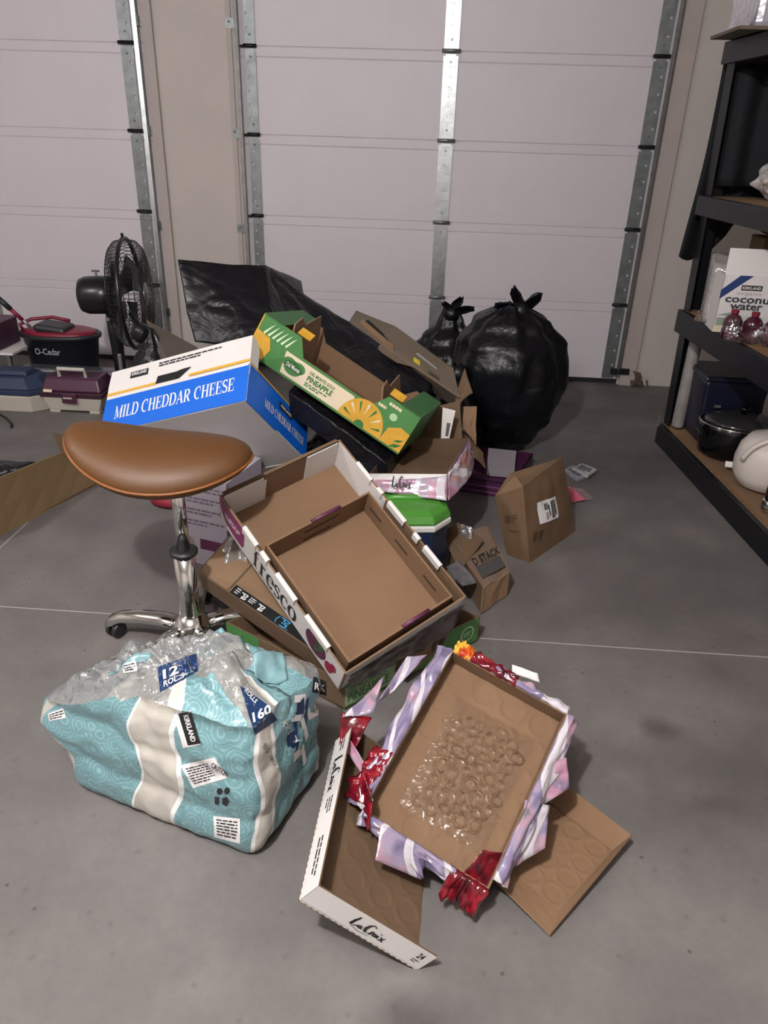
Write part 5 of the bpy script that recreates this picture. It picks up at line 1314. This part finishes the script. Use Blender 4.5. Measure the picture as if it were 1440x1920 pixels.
chamfer(t1, .42, .27, .075, .097, .125, 1.0).build('lid_band', M_navp, tk, bevel=.004)
chamfer(t1, .40, .25, .07, .125, .19, .72).build('lid', M_navp, tk, bevel=.008)
taper(t1+V(.0, 0, 0), .20, .12, .17, .09, .19, .215).build('top_tray', M_navp, tk, bevel=.006)
q_ = V(-2.10, 4.14, 0)
og = thing('organizer_case', 'flat smoky plastic organizer case behind the two tackle boxes', 'case', q_)
MB().box(q_+V(0, 0, .09), (.62, .10, .18)).build('case_body', mat('smoky_plastic', '#4b4c52', .25), og, bevel=.012)
MB().box(q_+V(0, -.052, .168), (.60, .006, .012)).build('lid_edge', mat('smoky_edge', '#8e9096', .25), og)
# things at the very left edge
lb = V(-2.66, 4.22, 0)
st = thing('storage_crate', 'dark wine storage crate at the left edge above a white board', 'crate', lb+V(0, 0, .27))
MB().box(lb+V(0, 0, .345), (.30, .26, .15)).build('crate_body', mat('wine_dull', '#402233', .5), st, bevel=.008); MB().box(lb+V(0, 0, .418), (.31, .27, .012)).build('lid', mat('wine_lid', '#55334a', .45), st, bevel=.004)
tb = thing('low_stand', 'low white board stand under the wine storage crate', 'stand', lb)
MB().box(lb+V(.06, 0, .262), (.36, .30, .014)).build('top', M_white, tb)
for sx in (-.10, .20):
    for sy in (-.12, .12): MB().box(lb+V(sx, sy, .1275), (.02, .02, .255)).build('leg', M_galvd, tb)
o = MB().lathe([(.10, 0), (.12, .05), (.11, .12), (.06, .15)], lb+V(.07, -.03, .0), 16).build('black_bag', M_bagd, None, smooth=True, org=lb+V(.07, -.03, 0)); tag(o, 'small black bag stuffed under the white board stand', 'bag')
o = MB().tube([at(-20, 765, z=.008), at(2, 778, z=.008), at(12, 784, z=.008), at(22, 795, z=.008), at(21, 801, z=.008)], .006, 6).build('power_cord', M_rubber, None, smooth=True, org=at(2, 778, z=0)); tag(o, 'thin black cord end on the floor at the left edge', 'cord')
# black bag and grey box behind the cheese carton
garbage_bag('trash_bag', 'small dark bag beside the fan, behind the cheese carton', V(-1.345, 3.46, 0), .17, .16, .60, [.7, 1., 1.05, 1., .9, .75, .55, .3, .1], 12.4, [(-.03, -.02, .10, .08)], (-.05, 0), M_bagd)
q = [at(288, 700, y=3.35), at(372, 668, y=3.25), at(362, 640, y=3.45), at(275, 598, y=3.6)]
bx_ = thing('open_carton', 'grey-brown open carton between the fan and the black plastic bag', 'box', base_of(q))
M_gb = mat('card_greybrown', '#584f48', .8, var=.1)
A, B, C_, D = at(318, 690, y=3.3), at(380, 672, y=3.25), at(368, 650, y=3.5), at(275, 600, y=3.55)
MB().slab([A, B, C_, D], .006).build('top_panel', M_gb, bx_)
MB().slab([A+V(0, 0, -.3), B+V(0, 0, -.3), B, A], .006).build('side_panel', M_gb, bx_); MB().slab([D+V(0, 0, -.3), A+V(0, 0, -.3), A, D], .006).build('side_panel', mat('card_pale', '#6d635b', .8), bx_)

# ================================================================== left: cardboard tray wall with something black behind it
b0, b1 = at(-40, 1026, z=0), at(200, 900, z=0)
h0, h1 = at(-40, 912, y=b0.y+.02), at(170, 826, y=b1.y+.02)
dp = (b1-b0).cross(V(0, 0, 1)).normalized() * -1
if dp.y < 0: dp = -dp
cw = thing('cardboard_box', 'long low olive-brown cardboard box at the left edge of the floor', 'box', base_of([b0, b1]))
M_ol = mat('card_olive', '#7d6647', .8, var=.06, vscale=4)
MB().slab([b0, b1, h1, h0], .005, 6, 2, wob=.006).build('side_panel', M_ol, cw); MB().slab([b1, b1+dp*.22, h1+dp*.22, h1], .005).build('side_panel', M_cardd, cw)
MB().slab([b1+dp*.22, b0+dp*.22, (h0+dp*.22).lerp(b0+dp*.22, .5), (h1+dp*.22).lerp(b1+dp*.22, .5)], .005).build('side_panel', M_cardd, cw); MB().slab([b0+dp*.22+V(0, 0, .006), b1+dp*.22+V(0, 0, .006), b1+V(0, 0, .006), b0+V(0, 0, .006)], .004).build('base_panel', M_cardd, cw)
o = hull('black_pouch', 'black soft pouch lying in the low olive-brown box', 'pouch', [at(-40, 898, z=.16), at(45, 878, z=.17), at(70, 868, z=.17), at(-20, 862, z=.17)], V(0, .0, -.12), M_bagd, 4.4, .01, 8, 6)
# red pouch under the stool
rp = at(302, 955, z=0)
o = MB().lathe([(.05, 0), (.085, .012), (.09, .03), (.07, .05), (.03, .058)], rp+V(.05, .05, 0), 20, None, 0, 1.25, .7).build('red_pouch', mat('red_cloth', '#7d1428', .6), None, smooth=True, org=rp+V(.05, .05, 0)); tag(o, 'small dark red pouch on the floor behind the stool', 'pouch')

# white leaflet-printed carton and crumpled clear bag right of the stool
a0, a1 = V(-.905, 2.36, 0), V(-.705, 2.30, 0)
lq = [a0, a1, a1+V(.012, .02, .345), a0+V(.012, .02, .345)]
lc = thing('printed_carton', 'lilac-white printed carton standing between the stool and the white crate', 'box', (a0+a1)/2)
M_lil = mat('lilac_board', '#a9a2ad', .5)
pf = MB().slab(lq, .004).build('front_panel', M_lil, lc); dpt = V(.07, .25, 0)
MB().slab([a1, a1+dpt, a1+dpt+V(.012, .02, .345), a1+V(.012, .02, .345)], .004).build('side_panel', M_lil, lc); MB().slab([lq[3], lq[2], lq[2]+dpt, lq[3]+dpt], .004).build('top_panel', M_lil, lc); MB().slab([a0+dpt, a0, lq[3], lq[3]+dpt], .004).build('side_panel', M_lil, lc)
for i in range(4): printed('small_print', pf, lq, [disc(.10, .88-.13*i, .028, .02, 10)]+fine_print(.2, .84-.13*i, .95, .92-.13*i, 2, .5, 60+i, 5), mat('print_violet_grey', '#6e6674', .6))
printed('badge', pf, lq, [disc(.2, .25, .13, .07, 20)], mat('print_sand', '#8e8580', .6)); printed('badge', pf, lq, [rect(.45, .19, .92, .31)], M_plum)
def crump(base, rx, ry, h, seed, name, label, m):
    fn = lambda u, v: Vector(base)+V(rx*math.sin(math.pi*(.08+.9*v))*math.cos(2*math.pi*u)*(1+.5*noise.noise(V(math.cos(2*math.pi*u)*2+seed, math.sin(2*math.pi*u)*2, v*4))), ry*math.sin(math.pi*(.08+.9*v))*math.sin(2*math.pi*u)*(1+.5*noise.noise(V(math.cos(2*math.pi*u)*2+seed, math.sin(2*math.pi*u)*2+4, v*4))), max(0, h*v*(1+.2*noise.noise(V(math.cos(2*math.pi*u)*3, math.sin(2*math.pi*u)*3, seed)))))
    o = MB().grid(fn, 40, 24, wrapu=True).build(name, m, None, smooth=True, org=base); tag(o, label, 'plastic bag'); return o
crump(V(-.60, 2.08, 0), .11, .09, .27, 3.3, 'plastic_bag', 'crumpled milky plastic bag under the far corner of the white crate', M_filmw)

# rusty leaves caught in the corner of the door
for i in range(6):
    c = V(1.34+.02*i, 4.87-.012*(i % 3), .012+.018*(i % 4)); a = R(50*i)
    q = [c, c+V(math.cos(a)*.05, math.sin(a)*.03, .02), c+V(math.cos(a)*.07, math.sin(a)*.04, .05), c+V(-.01, .01, .04)]
    o = sheet('dry_leaf', q, mat('dry_leaf', '#5b463c', .8, var=.2, vscale=30), None, 5, 5, .008, 4, i); tag(o, 'curled dry brown leaf in the corner beside the garage door track', 'leaf', 'dry leaves by the door')

# ================================================================== goods on the rack
M_sleek = mat('bulk_pack', '#a9a3ad', .22, var=.08, vscale=12, bump=.4, bscale=14)
# top shelf: wrapped bulk pack
pc = V(1.40, 3.70, 1.865)
pkg = thing('bulk_pack', 'film-wrapped bulk pack with an orange brand name on the top shelf', 'packaging', pc)
MB().box(pc+V(0, 0, .21), (.42, .30, .42)).build('wrapped_block', M_sleek, pkg, bevel=.03)
MB().box(pc+V(-.02, 0, .006), (.50, .36, .012)).build('board', M_dust, pkg)
qd = [pc+V(-.13, -.152, .06), pc+V(.10, -.152, .06), pc+V(.10, -.152, .13), pc+V(-.13, -.152, .13)]
printed('lettering', pkg, qd, text_uv('Scott', 0, 0, 1, 1, .03), mat('print_orange', '#c8512f', .4), .003)
MB().grid(lambda u, v: pc+V(-.235+.02*math.sin(v*9), -.18+.03*noise.noise(V(u*3, v*4, 1))+.3*u, .01+.43*v), 8, 10).build('loose_film', M_filmw, pkg, smooth=True)
# jacket hanging at the far end of the rack
M_cloth = mat('navy_cloth', '#0a0c13', .85, var=.2, vscale=20, bump=.3, bscale=30)
def jk(u, v):
    b = .03+.46*u + .02*noise.noise(V(u*3, v*2, 1)); z = 1.86-.90*v*(1-.22*u+.06*math.sin(u*9)) 
    return rk(-.055+.05*math.sin(u*16+v*2)*(.3+.7*v)*.7 - .02*v, b - .055*v*v*(1-u) , z)
jo = MB().grid(jk, 40, 30).build('hanging_jacket', M_cloth, None, smooth=True, org=rk(0, .2, .9), solid=.012); tag(jo, 'dark navy jacket hanging at the far end of the rack', 'jacket')
def jk2(u, v): return rk(.03+.03*math.sin(u*14)+.08*u, .06+.40*u, 1.76-.47*v)
jo = MB().grid(jk2, 30, 12).build('hanging_cloth', M_cloth, None, smooth=True, org=rk(.05, .2, 1.3), solid=.01); tag(jo, 'black cloth hanging under the top shelf inside the rack', 'cloth')
# upper shelf: crumpled white pack
crump(V(1.50, 3.72, 1.247), .10, .09, .16, 9.1, 'snack_bag', 'crumpled white printed bag on the upper shelf', mat('crinkled_white', '#b5b0ae', .3, var=.35, vscale=45, bump=.8, bscale=25))
# middle shelf
bz = .717
cw0 = V(1.245, 3.40, bz)
cbx = thing('drink_carton', 'white coconut water carton with an open flap on the middle shelf', 'box', cw0+V(.16, .1, 0))
exx = V(.99, -.10, 0).normalized(); eyy = V(.10, .99, 0).normalized()
g0, g1 = cw0, cw0+exx*.33; hh = V(0, 0, .245); dd = eyy*.2
qf = [g0, g1, g1+hh, g0+hh]
cf = MB().slab(qf, .004).build('front_panel', M_white, cbx)
MB().slab([g0+dd, g0, g0+hh, g0+dd+hh], .004).build('side_panel', M_white, cbx); MB().slab([g1, g1+dd, g1+dd+hh, g1+hh], .004).build('side_panel', M_white, cbx); MB().slab([g1+dd, g0+dd, g0+dd+hh, g1+dd+hh], .004).build('back_panel', M_white, cbx)
MB().slab([g0+hh, g1+hh, g1+hh+V(0, .04, .105), g0+hh+V(.012, .04, .105)], .003).build('flap', M_white, cbx)
printed('corner_ribbon', cf, qf, [[(-.005, .74), (-.005, .58), (.36, 1), (.2, 1)]], mat('ribbon_blue', '#20386e', .4))
printed('badge', cf, qf, [rect(.24, .75, .50, .84)], M_black); printed('lettering', cf, qf, text_uv('KIRKLAND', .255, .77, .485, .82, .02), M_print, .0014)
printed('lettering', cf, qf, text_uv('organic', .20, .65, .52, .73), mat('print_grey', '#9a9296', .6)); printed('lettering', cf, qf, text_uv('coconut', .07, .53, .70, .65, .03)+text_uv('water', .15, .41, .56, .53, .03), mat('print_charcoal', '#3b3a42', .5))
printed('leaf_print', cf, qf, [[(.0, .30), (.18, .36), (.3, .38), (.14, .30)], [(.02, .12), (.14, .12), (.14, .26), (.02, .26)]], mat('print_sagegreen', '#8a9b8c', .5)); printed('band_print', cf, qf, [rect(-.0, .0, .1, .12)], M_cream)
# red drink bottles in front
M_redj = mat('red_juice', '#5c0b1e', .14, var=.2, vscale=14, coat=.6); M_pnk = mat('pink_bottle', '#46192a', .16, var=.35, vscale=18, coat=.6)
pb0 = V(1.275, 3.27, bz)
for i in range(5):
    c = pb0 + V(.070*i, -.040*i, 0)
    nm = ['leftmost red drink bottle in front of the coconut water carton', 'second red drink bottle from the left on the middle shelf', 'middle red drink bottle in front of the coconut water carton', 'fourth red drink bottle from the left on the middle shelf', 'rightmost red drink bottle on the middle shelf at the frame edge'][i]
    bt = thing('drink_bottle', nm, 'bottle', c, 'red drink bottles on the middle shelf')
    MB().lathe([(.032, 0), (.039, .006), (.040, .04), (.036, .05), (.040, .06), (.039, .08), (.028, .098), (.014, .106), (.014, .112)], c, 18).build('bottle', M_redj if i > 2 else M_pnk, bt, smooth=True)
    MB().lathe([(.016, .110), (.0165, .124), (.014, .126)], c, 12).build('cap', mat('cap_red', '#7a1a2c', .35), bt)
sf = MB().grid(lambda u, v: pb0+V(-.045+.33*u, -.05-.16*u-.012*math.sin(u*14)+.05*v*v, .004+.105*v+.01*noise.noise(V(u*6, v*3, 2))), 24, 10).build('shrink_film', clear_film('bottle_film', haze=.0, fr=.15, rough=.08), None, smooth=True, org=pb0); tag(sf, 'clear shrink film stretched around the red drink bottles', 'film')
# clear bag and foil at the far end of the middle shelf
o = hull('clear_pouch', 'dull transparent bag standing at the far end of the middle shelf', 'plastic bag', [V(1.245, 3.56, bz+.26), V(1.36, 3.52, bz+.26), V(1.40, 3.64, bz+.30), V(1.27, 3.68, bz+.30)], V(-.005, -.02, -.25), clear_film('grey_film', (.72, .69, .66), .5, .3, .2, (14, .8)), 3.7, .012, 8, 6)
o = sheet('foil_scrap', [V(1.225, 3.60, bz+.004), V(1.30, 3.50, bz+.004), V(1.31, 3.53, bz+.055), V(1.24, 3.63, bz+.045)], mat('crinkled_foil', '#8d7c72', .2, .7, var=.4, vscale=60), None, 14, 10, .014, 5, 4); tag(o, 'crinkled foil scrap at the far corner of the middle shelf', 'foil')
kc = V(1.62, 3.66, bz)
bxx = thing('storage_carton', 'plain brown carton behind the coconut water carton', 'box', kc)
MB().box(kc+V(0, 0, .19), (.34, .16, .38)).build('carton_body', M_cardd, bxx, bevel=.003); MB().box(kc+V(0, -.081, .30), (.05, .002, .16)).build('tape', M_cardl, bxx)
# bottom shelf
bz = .107
o = MB().box(rk(1.0, .17, bz+.003), (1.6, .28, .005), MR).build('cardboard_mat', M_card, None, org=rk(1.0, .17, bz)); tag(o, 'flat brown cardboard laid on the bottom shelf', 'cardboard')
bz += .008
tubc = V(1.50, 3.74, bz)
tub = thing('storage_bin', 'dark navy storage bin at the far end of the bottom shelf', 'bin', tubc)
M_bin = mat('navy_bin', '#14172b', .35)
taper(tubc, .27, .26, .31, .30, 0, .32).build('bin_body', M_bin, tub, bevel=.015); taper(tubc, .33, .32, .32, .31, .32, .345).build('bin_lid', M_bin, tub, bevel=.008)
MB().box(tubc+V(-.08, -.158, .20), (.03, .008, .012)).build('latch', M_galv, tub)
ck = V(1.50, 3.46, bz)
sc_ = thing('slow_cooker', 'black slow cooker with a glass lid on the bottom shelf', 'cooker', ck)
M_gb2 = mat('gloss_black', '#08090b', .15)
MB().lathe([(.13, 0), (.15, .02), (.165, .12), (.165, .16), (.16, .165)], ck, 32, None, 0, 1.15, .95).build('body', M_gb2, sc_, smooth=True)
MB().tube([ck+V(.188*math.cos(2*math.pi*i/40), .156*math.sin(2*math.pi*i/40), .166) for i in range(40)], .005, 6, closed=True).build('rim', M_chrome, sc_, smooth=True)
MB().lathe([(.155, .166), (.14, .185), (.08, .203), (.02, .208)], ck, 32, None, 0, 1.15, .95).build('lid', mat('smoked_glass', '#2b2b2c', .08, spec=.8), sc_, smooth=True)
MB().lathe([(.012, .205), (.012, .225), (.026, .23), (.024, .242), (.01, .245)], ck, 16).build('knob', M_gb2, sc_, smooth=True)
MB().box(ck+V(-.19, -.03, .12), (.035, .09, .025)).build('handle', M_gb2, sc_, bevel=.008)
o = sheet('paper_tag', [V(1.375, 3.22, bz+.03), V(1.42, 3.21, bz+.03), V(1.425, 3.22, bz+.055), V(1.375, 3.23, bz+.055)], M_print, None, 4, 4, .004, 3, 2); tag(o, 'small white paper tag in front of the slow cooker', 'tag')
rc = V(1.515, 3.10, bz)
rcp = thing('rice_cooker', 'rounded white kitchen cooker with a handle at the right edge of the bottom shelf', 'cooker', rc)
M_wp = mat('warm_white_plastic', '#cfc6c0', .3)
MB().lathe([(.09, 0), (.125, .012), (.148, .06), (.152, .12), (.14, .18), (.11, .225), (.05, .245)], rc, 36).build('body', M_wp, rcp, smooth=True)
def hpt(t, k=0): a = math.pi*t; return rc + V(-.152*math.cos(a)*.98, -.055-.03*math.sin(a), .135+.118*math.sin(a))
MB().tube([hpt(i/16) for i in range(17)], .011, 8).build('handle', M_wp, rcp, smooth=True)
q = [rc+V(-.03, -.153, .08), rc+V(.07, -.138, .08), rc+V(.075, -.128, .16), rc+V(-.05, -.142, .165)]
MB().slab(q, .012).build('control_panel', mat('panel_grey', '#4a4a4e', .3), rcp, bevel=.004)
cp = V(1.43, 2.83, bz)
kp = thing('chrome_appliance', 'small chrome and black appliance at the frame edge of the bottom shelf', 'appliance', cp)
MB().lathe([(.03, 0), (.036, .01), (.036, .05), (.03, .055)], cp, 20).build('base', M_chrome, kp, smooth=True); MB().lathe([(.03, .055), (.032, .15), (.026, .16)], cp, 20).build('body', M_gb2, kp, smooth=True)
# pale roll leaning behind the far post, bottom shelf
o = MB().lathe([(.03, 0), (.032, .01), (.032, .50), (.03, .51)], V(1.335, 3.83, .115), 18).build('paper_roll', mat('grey_paper', '#8f8a88', .6, var=.15, vscale=12), None, smooth=True, org=V(1.335, 3.83, .115)); tag(o, 'pale grey paper roll standing behind the far post of the rack', 'paper roll')
